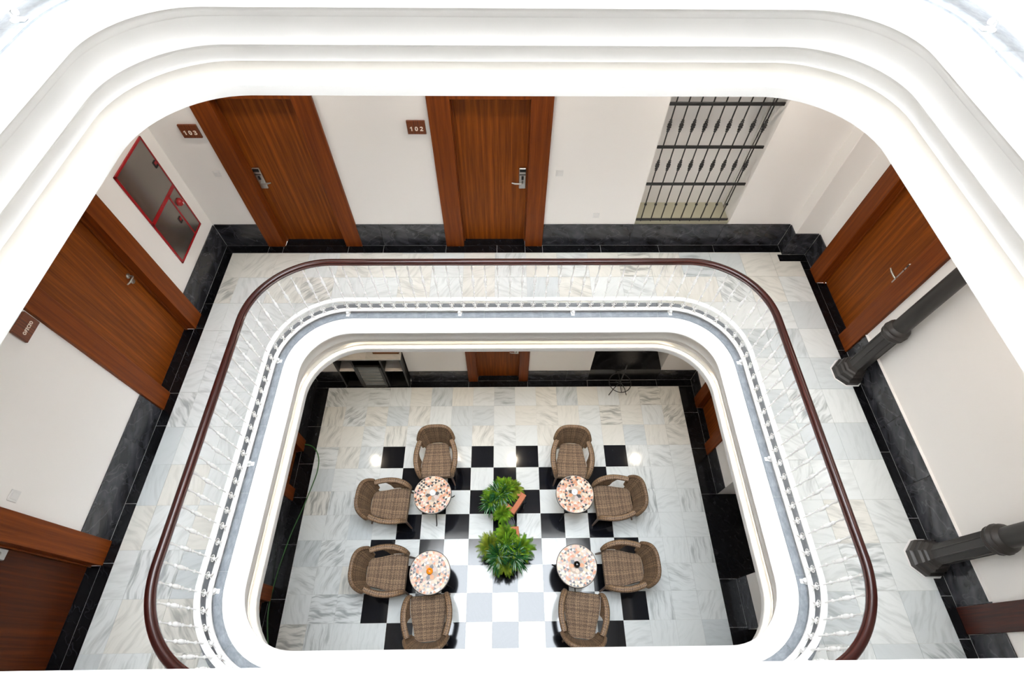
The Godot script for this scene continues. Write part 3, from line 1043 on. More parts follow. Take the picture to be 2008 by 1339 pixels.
func bar(g: Geo) -> void:
	var c := Vector3(0, 0, -0.004)
	g.tube([c + Vector3(0, 0.02, 0), c + Vector3(0, 1.70, 0)], 0.0075, 8)
	for y0 in [0.86, 1.355]:     # forged baskets with collars
		g.lathe([Vector2(0.007, 0), Vector2(0.015, 0.008), Vector2(0.009, 0.018), Vector2(0.019, 0.03), Vector2(0.013, 0.042), Vector2(0.024, 0.062), Vector2(0.017, 0.074), Vector2(0.024, 0.086), Vector2(0.013, 0.106), Vector2(0.019, 0.118), Vector2(0.009, 0.13), Vector2(0.015, 0.14), Vector2(0.007, 0.148)], 8, c + Vector3(0, y0 - 0.074, 0))
	g.lathe([Vector2(0.007, -0.022), Vector2(0.012, -0.013), Vector2(0.017, 0.0), Vector2(0.012, 0.013), Vector2(0.007, 0.022)], 8, c + Vector3(0, 0.29, 0))

# ==================================================================== balustrades
func balustrades() -> void:
	# one baluster, standing on the upper bottom rail (y 0 = gallery floor)
	var b := Geo.new()
	b.lathe([Vector2(0.0062, 0.265), Vector2(0.0062, 0.385), Vector2(0.010, 0.388), Vector2(0.0145, 0.40), Vector2(0.010, 0.412), Vector2(0.0065, 0.416), Vector2(0.0065, 0.505),
		Vector2(0.012, 0.508), Vector2(0.013, 0.52), Vector2(0.008, 0.528), Vector2(0.009, 0.545), Vector2(0.015, 0.557), Vector2(0.0155, 0.566), Vector2(0.012, 0.571), Vector2(0.0175, 0.590), Vector2(0.0185, 0.61), Vector2(0.017, 0.63), Vector2(0.012, 0.645),
		Vector2(0.009, 0.66), Vector2(0.008, 0.672), Vector2(0.014, 0.678), Vector2(0.0145, 0.69), Vector2(0.008, 0.698), Vector2(0.0065, 0.71), Vector2(0.0062, 0.80), Vector2(0.010, 0.806), Vector2(0.0135, 0.818), Vector2(0.010, 0.83), Vector2(0.0062, 0.836), Vector2(0.0062, 0.905)], 10)
	var bm := b.mesh()
	# scrolled piece between the two bottom rails: a ball on a stem with two curling arms
	var s := Geo.new()
	s.tube([Vector3(0, 0.16, 0), Vector3(0, 0.268, 0)], 0.0062, 8)
	s.ball(Vector3(0, 0.165, 0), 0.0155, 10)
	for q in [-1.0, 1.0]:
		var path: Array = []
		for k in 8:
			var f := k / 7.0
			path.append(Vector3(q * 0.056 * pow(f, 1.6), 0.165 - 0.088 * sin(f * PI * 0.5), 0.0))
		s.tube(path, 0.0065, 6)
		s.tube([Vector3(q * 0.012, 0.20, 0), Vector3(q * 0.026, 0.185, 0), Vector3(q * 0.026, 0.165, 0), Vector3(q * 0.012, 0.152, 0)], 0.005, 6)
	var sm := s.mesh()
	var ft := Geo.new()
	ft.lathe([Vector2(0.0, 0.006), Vector2(0.030, 0.006), Vector2(0.030, 0.014), Vector2(0.016, 0.02), Vector2(0.012, 0.04), Vector2(0.012, 0.075)], 10)
	ft.ball(Vector3(0, 0.05, 0.026), 0.018, 10)
	ft.box(Vector3(-0.02, 0.006, 0.0), Vector3(0.02, 0.018, 0.055), 0.004)
	var fm := ft.mesh()
	for lv in 2:
		var L: Array = [LOOP1, LOOP2][lv]
		var y: float = [F1, F2][lv]
		var t := thing("balustrade", "white iron balustrade with %s round the %s gallery" % [["dark red wooden handrail", "ringed lower scrolls in the top corners"][lv], ["first floor", "second floor"][lv]], "railing", Vector3(0, y, 0))
		var line := loop_points(L, -0.07, 18)
		for rail in [["bottom_rail", 0.066, 0.086, 0.020], ["upper_rail", 0.262, 0.278, 0.024]]:
			var g := Geo.new()
			var d := -0.07
			var w: float = rail[3]
			sweep(g, L, 0.0, [[Vector2(d - w, rail[1]), Vector2(d - w, rail[2])], [Vector2(d - w, rail[2]), Vector2(d + w, rail[2])], [Vector2(d + w, rail[2]), Vector2(d + w, rail[1])], [Vector2(d + w, rail[1]), Vector2(d - w, rail[1])]], 18)
			part(rail[0], g, M.iron_white, t)
		var h := Geo.new()
		var d := -0.07
		var pr := [Vector2(-0.022, 0.892), Vector2(-0.036, 0.900), Vector2(-0.038, 0.914), Vector2(-0.030, 0.921), Vector2(-0.031, 0.930), Vector2(-0.022, 0.944), Vector2(0.0, 0.951), Vector2(0.022, 0.944), Vector2(0.031, 0.930), Vector2(0.030, 0.921), Vector2(0.038, 0.914), Vector2(0.036, 0.900), Vector2(0.022, 0.892), Vector2(-0.022, 0.892)]
		var groups := [[0, 1, 2], [2, 3], [3, 4, 5, 6, 7, 8, 9], [9, 10], [10, 11, 12], [12, 13]]
		var gg: Array = []
		for grp in groups:
			var a: Array = []
			for k in grp: a.append(Vector2(pr[k].x + d, pr[k].y))
			gg.append(a)
		sweep(h, L, 0.0, gg, 22)
		for k in h.t.size(): h.t[k] = Vector2(h.t[k].y, h.t[k].x * 0.25)
		part("handrail", h, M.mahogany, t)
		var flat := Geo.new()
		sweep(flat, L, 0.0, [[Vector2(d - 0.014, 0.880), Vector2(d - 0.014, 0.893)], [Vector2(d + 0.014, 0.893), Vector2(d + 0.014, 0.880)], [Vector2(d + 0.014, 0.880), Vector2(d - 0.014, 0.880)]], 18)
		part("top_rail", flat, M.iron_white, t)
		var total := loop_length(line)
		var n := 121
		for k in n:
			var q := along(line, total * (k + 0.3) / n)
			var turn := atan2(-q[1].y, q[1].x)
			for e in [["baluster", bm], ["scroll", sm]]:
				var o := part(e[0], e[1], M.iron_white, t)
				o.position = Vector3(q[0].x, 0, q[0].y)
				o.rotation.y = turn
		var x0: float = L[0] - 0.07
		var x1: float = L[1] + 0.07
		var feet := [[-1.87, L[2] - 0.07, 0.0], [-0.53, L[2] - 0.07, 0.0], [0.83, L[2] - 0.07, 0.0], [2.01, L[2] - 0.07, 0.0], [x0, 0.43, PI / 2], [x0, 1.62, PI / 2], [x0, 2.77, PI / 2], [x1, 0.48, -PI / 2], [x1, 1.61, -PI / 2], [x1, 2.74, -PI / 2],
			[-1.5, L[3] + 0.07, PI], [-0.5, L[3] + 0.07, PI], [0.5, L[3] + 0.07, PI], [1.5, L[3] + 0.07, PI]]
		for q in feet:
			var o := part("foot", fm, M.iron_white, t)
			o.position = Vector3(q[0], 0, q[1])
			o.rotation.y = q[2]

func columns() -> void:
	for k in 2:
		var t := thing("column", ["dark octagonal iron column standing beside the orange brown right door", "dark octagonal iron column at the right edge, nearer the viewer"][k], "column", Vector3(3.865, F1, [0.615, 2.56][k]), 0.0, "iron columns")
		var g := Geo.new()
		g.lathe([Vector2(0.0, 0.0005), Vector2(0.182, 0.0005), Vector2(0.180, 0.004), Vector2(0.0, 0.004)], 8, Vector3(), true, 0.5)
		part("joint", g, M.white_plastic, t)
		g = Geo.new()
		g.lathe([Vector2(0.166, 0.002), Vector2(0.166, 0.055), Vector2(0.150, 0.066), Vector2(0.143, 0.072), Vector2(0.140, 0.125), Vector2(0.122, 0.140), Vector2(0.118, 0.150), Vector2(0.126, 0.158), Vector2(0.120, 0.170), Vector2(0.102, 0.180), Vector2(0.108, 0.190), Vector2(0.098, 0.205), Vector2(0.090, 0.215)], 8, Vector3(), true, 0.5)
		part("base", g, M.column, t)
		g = Geo.new()
		g.lathe([Vector2(0.090, 0.21), Vector2(0.086, 0.26), Vector2(0.086, 0.76), Vector2(0.090, 0.79)], 8, Vector3(), true, 0.5)
		for j in 8:    # raised ribs on the corners
			var a := (j + 0.5) * TAU / 8
			g.tube([Vector3(cos(a) * 0.086, 0.23, -sin(a) * 0.086), Vector3(cos(a) * 0.086, 0.78, -sin(a) * 0.086)], 0.006, 6)
		part("lower_shaft", g, M.column, t)
		g = Geo.new()
		g.lathe([Vector2(0.088, 0.775), Vector2(0.104, 0.79), Vector2(0.112, 0.805), Vector2(0.104, 0.82), Vector2(0.100, 0.828), Vector2(0.116, 0.842), Vector2(0.118, 0.856), Vector2(0.106, 0.87), Vector2(0.100, 0.878), Vector2(0.110, 0.89), Vector2(0.106, 0.905), Vector2(0.092, 0.915), Vector2(0.080, 0.93)], 20)
		part("ring_moulding", g, M.column, t)
		g = Geo.new()
		g.lathe([Vector2(0.078, 0.92), Vector2(0.068, 2.72), Vector2(0.09, 2.75), Vector2(0.12, 2.81)], 20)
		part("upper_shaft", g, M.column, t)

# ==================================================================== things on the walls
func words(text: String, parent: Node, at: Vector3, h: float, called := "lettering") -> void:
	var tm := TextMesh.new()
	var f := SystemFont.new()
	f.font_names = PackedStringArray(["Droid Sans"])
	f.font_weight = 700
	tm.font = f
	tm.text = text
	tm.font_size = 64
	tm.pixel_size = h / 46.0
	tm.depth = 0.004
	tm.curve_step = 2.0
	var o := part(called, tm, M.letter, parent)
	o.position = at

func wall_sign(text: String, label: String, at: Vector3, turn: float, h: float) -> void:
	var t := thing("room_sign", label, "sign", at, turn)
	var g := Geo.new()
	g.box(Vector3(-0.095, -0.076, 0.004), Vector3(0.095, 0.076, 0.026), 0.003)
	part("plate", g, M.plate_wood, t)
	words(text, t, Vector3(0, -0.012, 0.028), h)

func plate(label: String, at: Vector3, turn: float, rocker: bool) -> void:
	var t := thing("switch_plate" if rocker else "socket_plate", label, "switch" if rocker else "socket", at, turn)
	var g := Geo.new()
	g.box(Vector3(-0.042, -0.042, 0.0), Vector3(0.042, 0.042, 0.009), 0.003)
	part("frame", g, M.white_plastic, t)
	g = Geo.new()
	if rocker: g.box(Vector3(-0.026, -0.026, 0.008), Vector3(0.026, 0.026, 0.013), 0.003)
	else:
		g.xf = Transform3D(Basis(Vector3.RIGHT, PI / 2.0), Vector3(0, 0, 0.0))
		g.lathe([Vector2(0.0, 0.004), Vector2(0.018, 0.004), Vector2(0.02, 0.011), Vector2(0.026, 0.011), Vector2(0.027, 0.008)], 20)
	part("rocker" if rocker else "outlet", g, M.white_plastic, t)

func wall_fittings() -> void:
	var zb := ZB - SKIN
	var xl := XL - SKIN
	wall_sign("1 0 3", "wooden wall sign with cream numerals 103 left of its door", Vector3(-3.235, 5.495, zb), 0.0, 0.046)
	wall_sign("1 0 2", "wooden wall sign with cream numerals 102 left of the middle door", Vector3(-0.895, 5.545, zb), 0.0, 0.046)
	wall_sign("OFICIO", "wooden wall sign lettered OFICIO beside the left service door", Vector3(xl, 5.54, 1.135), PI / 2.0, 0.026)
	plate("white light switch on the wall between the 103 sign and its door", Vector3(-3.22, 4.95, zb), 0.0, true)
	plate("white light switch right of the room 102 door", Vector3(0.64, 4.96, zb), 0.0, true)
	plate("white light switch on the left wall above the nearest left door", Vector3(xl, 4.93, 2.24), PI / 2.0, true)
	plate("white wall socket low on the far wall left of the barred window", Vector3(1.15, 4.32, zb), 0.0, false)
	# fire cabinet
	var t := thing("fire_cabinet", "red framed fire hose cabinet with grey metal panels in the left corner", "fire cabinet", Vector3(xl, 4.36, -0.855), PI / 2.0)
	var g := Geo.new()
	for e in [[-0.315, 0.0, 0.315, 0.022], [-0.315, 1.178, 0.315, 1.2], [-0.315, 0.0, -0.293, 1.2], [0.300, 0.0, 0.315, 1.2], [-0.315, 0.565, 0.315, 0.605], [0.125, 0.0, 0.143, 0.6]]:
		g.box(Vector3(e[0], e[1], 0.0), Vector3(e[2], e[3], 0.016), 0.002)
	part("frame", g, M.red, t)
	for e in [["upper_panel", -0.293, 0.605, 0.300, 1.178], ["lower_panel", -0.293, 0.022, 0.125, 0.565], ["side_panel", 0.143, 0.022, 0.300, 0.565]]:
		g = Geo.new()
		g.box(Vector3(e[1] + 0.001, e[2] + 0.001, 0.0), Vector3(e[3] - 0.001, e[4] - 0.001, 0.010), 0.001)
		part(e[0], g, M.grey_metal, t)
	for e in [[0.262, 0.90], [0.072, 0.30]]:
		g = Geo.new()
		g.box(Vector3(e[0] - 0.026, e[1] - 0.036, 0.008), Vector3(e[0] + 0.026, e[1] + 0.036, 0.018), 0.003)
		var lk := part("lock", g, M.black_plastic, t)
		g = Geo.new()
		g.box(Vector3(e[0] - 0.016, e[1] - 0.006, 0.017), Vector3(e[0] + 0.020, e[1] + 0.030, 0.023), 0.003)
		part("lock_button", g, M.red, lk)
	g = Geo.new()
	g.xf = Transform3D(Basis(Vector3.RIGHT, PI / 2.0), Vector3(0.225, 0.42, 0.008))
	g.lathe([Vector2(0.0, 0.045), Vector2(0.022, 0.044), Vector2(0.035, 0.036), Vector2(0.040, 0.024), Vector2(0.046, 0.02), Vector2(0.047, 0.0)], 20)
	part("alarm_button", g, M.red, t)
	g = Geo.new()
	g.box(Vector3(0.215, 0.395, 0.05), Vector3(0.225, 0.425, 0.055), 0.001)
	part("alarm_mark", g, M.white_plastic, t)
	# dark wooden post at the lower right
	g = Geo.new()
	g.box(Vector3(XR - 0.012, 0.0, 2.962), Vector3(XR + SKIN, 2.3, 3.168), 0.003)
	single("wooden_post", g, M.dark_wood, "flat dark brown wooden post against the right wall beyond the nearer column", "post", "", "", Vector3(0, F1, 0))

# ==================================================================== sideboard in the far left of the ground floor
func sideboard() -> void:
	var t := thing("sideboard", "black sideboard with white marble top and glass door in the far left", "sideboard", Vector3(-2.455, 0.0, -1.22))
	var g := Geo.new()
	var w := 0.612
	for e in [[-w, -w + 0.03], [-0.30, -0.262], [0.215, 0.25], [w - 0.03, w]]:
		g.box(Vector3(e[0], 0.0, -0.44), Vector3(e[1], 1.04, 0.0), 0.003)
	g.box(Vector3(-w, 0.0, -0.46), Vector3(w, 1.04, -0.44))
	g.box(Vector3(-w, 0.0, -0.44), Vector3(w, 0.05, -0.01))
	g.box(Vector3(-w, 0.995, -0.44), Vector3(w, 1.04, 0.0), 0.003)
	part("carcass", g, M.black_paint, t)
	g = Geo.new()
	g.box(Vector3(-w - 0.005, 1.042, -0.46), Vector3(w + 0.01, 1.075, 0.02), 0.004)
	part("marble_top", g, M.counter, t)
	for e in [[-w + 0.03, -0.30], [0.25, w - 0.03]]:
		g = Geo.new()
		g.box(Vector3(e[0], 0.585, -0.44), Vector3(e[1], 0.615, -0.015), 0.003)
		part("shelf", g, M.shelf, t)
	g = Geo.new()
	for e in [[-0.262, 0.03, -0.215, 0.83], [0.17, 0.03, 0.215, 0.83], [-0.262, 0.03, 0.215, 0.09], [-0.262, 0.775, 0.215, 0.83]]:
		g.box(Vector3(e[0], e[1], -0.01), Vector3(e[2], e[3], 0.024), 0.003)
	var dr := part("door", g, M.black_paint, t)
	g = Geo.new()
	g.box(Vector3(-0.215, 0.09, -0.005), Vector3(0.17, 0.775, 0.016))
	part("door_pane", g, M.fridge_pane, dr)
	for k in 5:
		g = Geo.new()
		g.box(Vector3(-0.21, 0.2 + 0.115 * k, 0.016), Vector3(0.165, 0.203 + 0.115 * k, 0.0185))
		part("pane_line", g, M.shelf, dr)
	# tray of jars on the marble top
	var tr := thing("serving_tray", "wooden serving tray on the right end of the marble topped sideboard", "tray", Vector3(-2.10, 1.075, -1.42))
	g = Geo.new()
	g.box(Vector3(-0.23, 0.002, -0.11), Vector3(0.23, 0.014, 0.11), 0.002)
	for e in [[-0.23, -0.11, 0.23, -0.095], [-0.23, 0.095, 0.23, 0.11], [-0.23, -0.11, -0.215, 0.11], [0.215, -0.11, 0.23, 0.11]]:
		g.box(Vector3(e[0], 0.002, e[1]), Vector3(e[2], 0.055, e[3]), 0.003)
	part("tray_body", g, M.oak, tr)
	for k in 6:
		var kind: int = [0, 1, 1, 1, 2, 2][k]
		var j := thing("jar", ["white jar at the left end of the wooden serving tray", ["amber jar beside the white jar on the wooden tray", "middle amber jar on the wooden serving tray", "amber jar beside the green jars on the wooden tray"][clampi(k - 1, 0, 2)], ["olive green jar beside the amber jars on the wooden tray", "olive green jar at the far right end of the wooden tray"][clampi(k - 4, 0, 1)]][kind], "jar", Vector3(-2.10 - 0.165 + 0.066 * k, 1.09, -1.40), 0.0, ["white jars", "amber jars", "green jars"][kind])
		g = Geo.new()
		g.lathe([Vector2(0.0, 0.0), Vector2(0.026, 0.0), Vector2(0.029, 0.006), Vector2(0.029, 0.05), Vector2(0.024, 0.06), Vector2(0.022, 0.064)], 14)
		part("body", g, [M.china, M.amber, M.olive][kind], j)
		g = Geo.new()
		g.lathe([Vector2(0.025, 0.060), Vector2(0.025, 0.074), Vector2(0.0, 0.075)], 14)
		part("lid", g, [M.china, M.oak, M.oak][kind], j)

# ==================================================================== mosaic tables
func tables() -> void:
	var spots := [[-1.145, 1.07], [1.11, 1.08], [-1.10, 2.20], [1.055, 2.13]]
	var what := ["round mosaic table with a white ashtray in the far left group", "round mosaic table with a white ashtray in the far right group", "round mosaic table with an orange glass pot in the near left group", "round mosaic table with a black glass pot in the near right group"]
	for k in 4:
		var t := thing("mosaic_table", what[k], "table", Vector3(spots[k][0], 0, spots[k][1]), [0.2, -0.5, 1.3, 2.4][k], "round mosaic tables")
		table(t, 40 + k, k >= 2)
		var y := 0.7245
		if k < 2:
			var a := thing("ashtray", ["white china ashtray on the far left mosaic table", "white china ashtray on the far right mosaic table"][k], "ashtray", Vector3(spots[k][0] + [0.005, -0.005][k], y, spots[k][1] - 0.02), 0.0, "ashtrays on the far tables")
			var g := Geo.new()
			g.lathe([Vector2(0.0, 0.0), Vector2(0.042, 0.0), Vector2(0.047, 0.004), Vector2(0.049, 0.03), Vector2(0.045, 0.033), Vector2(0.037, 0.03), Vector2(0.033, 0.012), Vector2(0.0, 0.010)], 24)
			part("bowl", g, M.china, a)
			g = Geo.new()
			g.lathe([Vector2(0.0, 0.024), Vector2(0.010, 0.024), Vector2(0.014, 0.012), Vector2(0.014, 0.009)], 14)
			part("stub_post", g, M.steel, a)
		else:
			var a := thing("candle_pot", ["orange glass candle pot on the near left mosaic table", "black glass candle pot on the near right mosaic table"][k - 2], "candle pot", Vector3(spots[k][0] + 0.0, y, spots[k][1] - 0.01), 0.0, "candle pots on the near tables")
			var g := Geo.new()
			g.lathe([Vector2(0.0, 0.0), Vector2(0.038, 0.0), Vector2(0.046, 0.012), Vector2(0.048, 0.034), Vector2(0.044, 0.052), Vector2(0.035, 0.058), Vector2(0.026, 0.055), Vector2(0.022, 0.035), Vector2(0.0, 0.028)], 24)
			part("pot", g, [M.orange_glass, M.black_glass][k - 2], a)
			g = Geo.new()
			g.lathe([Vector2(0.0, 0.044), Vector2(0.010, 0.044), Vector2(0.012, 0.036), Vector2(0.012, 0.028)], 12)
			part("candle", g, [M.amber, M.black_glass][k - 2], a)

func table(t: Node3D, seed_: int, cool: bool) -> void:
	var r2 := RandomNumberGenerator.new()
	r2.seed = seed_
	var g := Geo.new()
	g.lathe([Vector2(0.0, 0.70), Vector2(0.296, 0.70), Vector2(0.296, 0.722), Vector2(0.0, 0.722)], 48)
	part("top", g, M.cement, t)
	g = Geo.new()
	g.lathe([Vector2(0.295, 0.694), Vector2(0.302, 0.694), Vector2(0.303, 0.712), Vector2(0.302, 0.722), Vector2(0.297, 0.7235), Vector2(0.295, 0.722)], 48)
	part("top_band", g, M.iron_black, t)
	var pal := [Color(0.83, 0.68, 0.57), Color(0.86, 0.76, 0.67), Color(0.79, 0.54, 0.40), Color(0.81, 0.61, 0.56), Color(0.81, 0.73, 0.62), Color(0.76, 0.50, 0.34), Color(0.87, 0.81, 0.76)]
	var dark := [Color(0.10, 0.10, 0.12), Color(0.14, 0.12, 0.12), Color(0.20, 0.20, 0.23)] if not cool else [Color(0.30, 0.30, 0.32), Color(0.38, 0.36, 0.38), Color(0.24, 0.26, 0.28)]
	# small triangular tesserae in rings: real pieces, too small to pick out one by one
	g = Geo.new()
	var radii := [0.118, 0.163, 0.206, 0.249, 0.290]
	for ring in 4:
		var ra: float = radii[ring]
		var rb: float = radii[ring + 1] - 0.003
		var n: int = [17, 23, 29, 35][ring]
		for k in n * 2:
			var mid := (k + 0.5 * ring) * PI / n
			var wide := PI / n * 0.93
			var col: Color = pal[r2.randi() % pal.size()]
			if (k % 2 == 0 and r2.randf() < 0.42) or r2.randf() < 0.03: col = dark[r2.randi() % 3]
			if cool and r2.randf() < 0.3: col = col.lerp(Color(0.9, 0.87, 0.86), 0.5)
			g.tint = col.srgb_to_linear()
			var tri3 := PackedVector2Array()
			if k % 2 == 0: tri3 = PackedVector2Array([pol(ra + 0.002, mid), pol(rb, mid - wide), pol(rb, mid + wide)])
			else: tri3 = PackedVector2Array([pol(rb, mid), pol(ra + 0.002, mid + wide), pol(ra + 0.002, mid - wide)])
			g.prism(tri3, 0.721, 0.7238)
	part("tesserae", g, M.mosaic, t, "stuff")
	# eight larger stones round the middle
	var big := [dark[0], Color(0.80, 0.50, 0.28), Color(0.72, 0.62, 0.54), Color(0.80, 0.70, 0.62), dark[1], Color(0.80, 0.50, 0.28), Color(0.62, 0.55, 0.48), Color(0.74, 0.66, 0.64)]
	for k in 8:
		g = Geo.new()
		g.tint = big[k].srgb_to_linear()
		var a0 := k * TAU / 8
		var w := TAU / 16 * 0.95
		g.prism(PackedVector2Array([pol(0.012, a0), pol(0.085, a0 - w), pol(0.114, a0), pol(0.085, a0 + w)]), 0.721, 0.7242)
		part("mosaic_stone", g, M.mosaic, t)
	# wrought iron base
	for k in 3:
		var a := k * TAU / 3 + 0.35
		var d := Vector3(cos(a), 0, -sin(a))
		g = Geo.new()
		g.tube([d * 0.20 + Vector3.UP * 0.695, d * 0.15 + Vector3.UP * 0.58, d * 0.07 + Vector3.UP * 0.42, d * 0.09 + Vector3.UP * 0.28, d * 0.18 + Vector3.UP * 0.13, d * 0.28 + Vector3.UP * 0.02, d * 0.315 + Vector3.UP * 0.012, d * 0.325 + Vector3.UP * 0.028], 0.009, 8)
		part("leg", g, M.iron_black, t)
	g = Geo.new()
	var circ: Array = []
	for k in 20: circ.append(Vector3(cos(k * TAU / 20) * 0.075, 0.42, sin(k * TAU / 20) * 0.075))
	g.tube(circ, 0.007, 6, true)
	part("ring", g, M.iron_black, t)

func pol(r: float, a: float) -> Vector2:
	return Vector2(cos(a) * r, -sin(a) * r)

# ==================================================================== wicker armchairs (front = +z)
func chair_shape(t: Node3D) -> void:
	var g := Geo.new()
	# seat: a slab that narrows to the back, rolled at the front
	var rows: Array = []
	for k in 15:
		var f := k / 14.0
		var z := lerpf(-0.26, 0.325, f)
		var hw := lerpf(0.185, 0.262, smoothstep(0.0, 0.75, f)) - (0.012 if f > 0.95 else 0.0)
		var y := 0.425 - 0.018 * sin(f * PI) + (0.0 if f < 0.9 else -0.10 * (f - 0.9))
		var line := PackedVector3Array()
		for j in 13:
			var u := j / 6.0 - 1.0
			line.append(Vector3(hw * u, y - 0.012 * (1.0 - u * u), z))
		rows.append(line)
	for e in [[0.335, 0.40], [0.338, 0.36]]:
		var line := PackedVector3Array()
		for j in 13: line.append(Vector3(0.252 * (j / 6.0 - 1.0), e[1], e[0]))
		rows.append(line)
	g.grid(rows)
	part("seat", g, M.wicker, t)
	# woven apron below the seat
	g = Geo.new()
	var ring: Array = []
	for p in [[-0.185, -0.24], [-0.255, 0.15], [-0.255, 0.325], [0.255, 0.325], [0.255, 0.15], [0.185, -0.24]]: ring.append(Vector2(p[0], p[1]))
	var lo := PackedVector3Array()
	var hi := PackedVector3Array()
	for k in ring.size():
		for j in 6:
			var p: Vector2 = ring[k].lerp(ring[(k + 1) % ring.size()], j / 6.0)
			hi.append(Vector3(p.x, 0.415, p.y))
			lo.append(Vector3(p.x * 1.01, 0.285 + 0.02 * absf(p.x) / 0.26, p.y * 1.01))
	g.grid([hi, lo], true)
	part("apron", g, M.wicker, t)
	# wrap-round back: inner and outer skin, flared and rounded at the top
	g = Geo.new()
	var inner: Array = []
	var outer: Array = []
	var top: Array = []
	for r in 11:
		var v := r / 10.0
		var li := PackedVector3Array()
		var lout := PackedVector3Array()
		for j in 29:
			var u := j / 14.0 - 1.0
			li.append(back_at(u, v, 0.0))
			lout.append(back_at(u, v, 0.035))
		inner.append(li)
		outer.append(lout)
	g.grid(inner)
	g.grid(outer)
	part("backrest", g, M.wicker, t)
	for j in 29: top.append(back_at(j / 14.0 - 1.0, 1.0, 0.017))
	for j in [28, 0]:
		for r in range(1, 8):
			var p := back_at(1.0 if j == 28 else -1.0, 1.0 - r / 10.0, 0.017)
			if j == 28: top.append(p)
			else: top.push_front(p)
	g = Geo.new()
	g.tube(top, 0.033, 10, false, 0.9)
	part("back_rim", g, M.rim, t)
	for s in [-1.0, 1.0]:
		var path := [Vector3(s * 0.262, 0.66, -0.215), Vector3(s * 0.292, 0.652, -0.13), Vector3(s * 0.318, 0.642, -0.02), Vector3(s * 0.324, 0.632, 0.10), Vector3(s * 0.312, 0.612, 0.20), Vector3(s * 0.290, 0.575, 0.275), Vector3(s * 0.272, 0.505, 0.322), Vector3(s * 0.262, 0.42, 0.338)]
		var fine: Array = []
		for k in path.size() - 1:
			for j in 3:
				var p0: Vector3 = path[maxi(k - 1, 0)]
				var p3: Vector3 = path[mini(k + 2, path.size() - 1)]
				fine.append(path[k].cubic_interpolate(path[k + 1], p0, p3, j / 3.0))
		fine.append(path[path.size() - 1])
		g = Geo.new()
		var rad: Array = []
		for k in fine.size(): rad.append(0.044 - 0.012 * smoothstep(0.65, 1.0, float(k) / fine.size()))
		g.tube(fine, rad, 10, false, 0.62)
		part("arm", g, M.rim, t)
		# woven side below the arm, cut away to the rear in a curve
		g = Geo.new()
		var rr: Array = []
		for i in 8:
			var v := i / 7.0
			var line := PackedVector3Array()
			for k in range(4, fine.size()):
				var p: Vector3 = fine[k]
				var hw := lerpf(0.185, 0.262, smoothstep(0.0, 0.75, (p.z + 0.26) / 0.585))
				var low := Vector3(s * (hw + 0.005), 0.42, minf(p.z, 0.325))
				var open := pow(clampf((0.06 - p.z) / 0.17, 0.0, 1.0), 0.6) * 0.95
				low = low.lerp(p, open)
				line.append(low.lerp(p - Vector3(s * 0.006, 0.01, 0), v))
			rr.append(line)
		g.grid(rr)
		part("side_panel", g, M.wicker, t)
	for e in [[0.245, 0.315, 0.275, 0.365], [-0.245, 0.315, -0.275, 0.365], [0.19, -0.235, 0.225, -0.31], [-0.19, -0.235, -0.225, -0.31]]:
		g = Geo.new()
		g.tube([Vector3(e[0], 0.41, e[1]), Vector3(e[0], 0.28, e[1]), Vector3(e[2], 0.001, e[3])], [0.021, 0.02, 0.014], 8)
		part("leg", g, M.cane, t)

func back_at(u: float, v: float, thick: float) -> Vector3:
	var a := u * 1.16                                     # half angle of the wrap
	var flare := pow(v, 1.5)
	var rx := 0.215 + 0.085 * flare + thick
	var rz := 0.235 + 0.105 * flare + thick * 0.8
	var crown := 1.0 - 0.42 * pow(absf(u), 3.2)
	var y := 0.40 + 0.45 * v * crown
	# squarish plan
	var sx := signf(sin(a)) * pow(absf(sin(a)), 0.72)
	var cz := pow(maxf(cos(a), 0.0), 0.62)
	return Vector3(sx * rx, y, -0.04 - cz * rz)

func chairs() -> void:
	var t := thing("wicker_armchair", "brown wicker armchair behind the far left mosaic table", "armchair", Vector3(-1.155, 0, 0.36), 0.04, "wicker armchairs")
	chair_shape(t)
	for e in [
		[1.135, 0.385, -0.06, "brown wicker armchair behind the far right mosaic table"],
		[-1.90, 1.13, PI / 2.0 - 0.05, "brown wicker armchair left of the far left mosaic table"],
		[1.81, 1.11, -PI / 2.0 + 0.06, "brown wicker armchair right of the far right mosaic table"],
		[-1.83, 2.15, PI / 2.0 - 0.03, "brown wicker armchair left of the table with the orange pot"],
		[1.84, 2.12, -PI / 2.0 + 0.02, "brown wicker armchair right of the table with the black pot"],
		[-1.115, 2.80, PI + 0.07, "brown wicker armchair in front of the table with the orange pot"],
		[1.115, 2.785, PI - 0.12, "brown wicker armchair in front of the table with the black pot"]]:
		copy_of(t, Vector3(e[0], 0, e[1]), e[2], e[3])

# ==================================================================== plants in the middle
func blade(g: Geo, at: Vector3, az: float, l: float, rise: float, droop: float, w: float, col: Color, segs := 5) -> void:
	var d := Vector3(cos(az), 0, sin(az))
	var side := Vector3(-d.z, 0, d.x)
	var prev := at
	var pw := w * 0.6
	for k in segs:
		var f := (k + 1.0) / segs
		var p := at + d * l * f * (1.0 - 0.15 * f) + Vector3.UP * (rise * f - droop * f * f)
		var ww := w * (0.6 + 1.2 * f) * (1.0 - pow(f, 2.5)) + 0.0006
		var nn := side.cross(p - prev).normalized()
		if nn.y < 0.0: nn = -nn
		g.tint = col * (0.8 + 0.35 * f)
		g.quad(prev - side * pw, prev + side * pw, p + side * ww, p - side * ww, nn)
		prev = p
		pw = ww

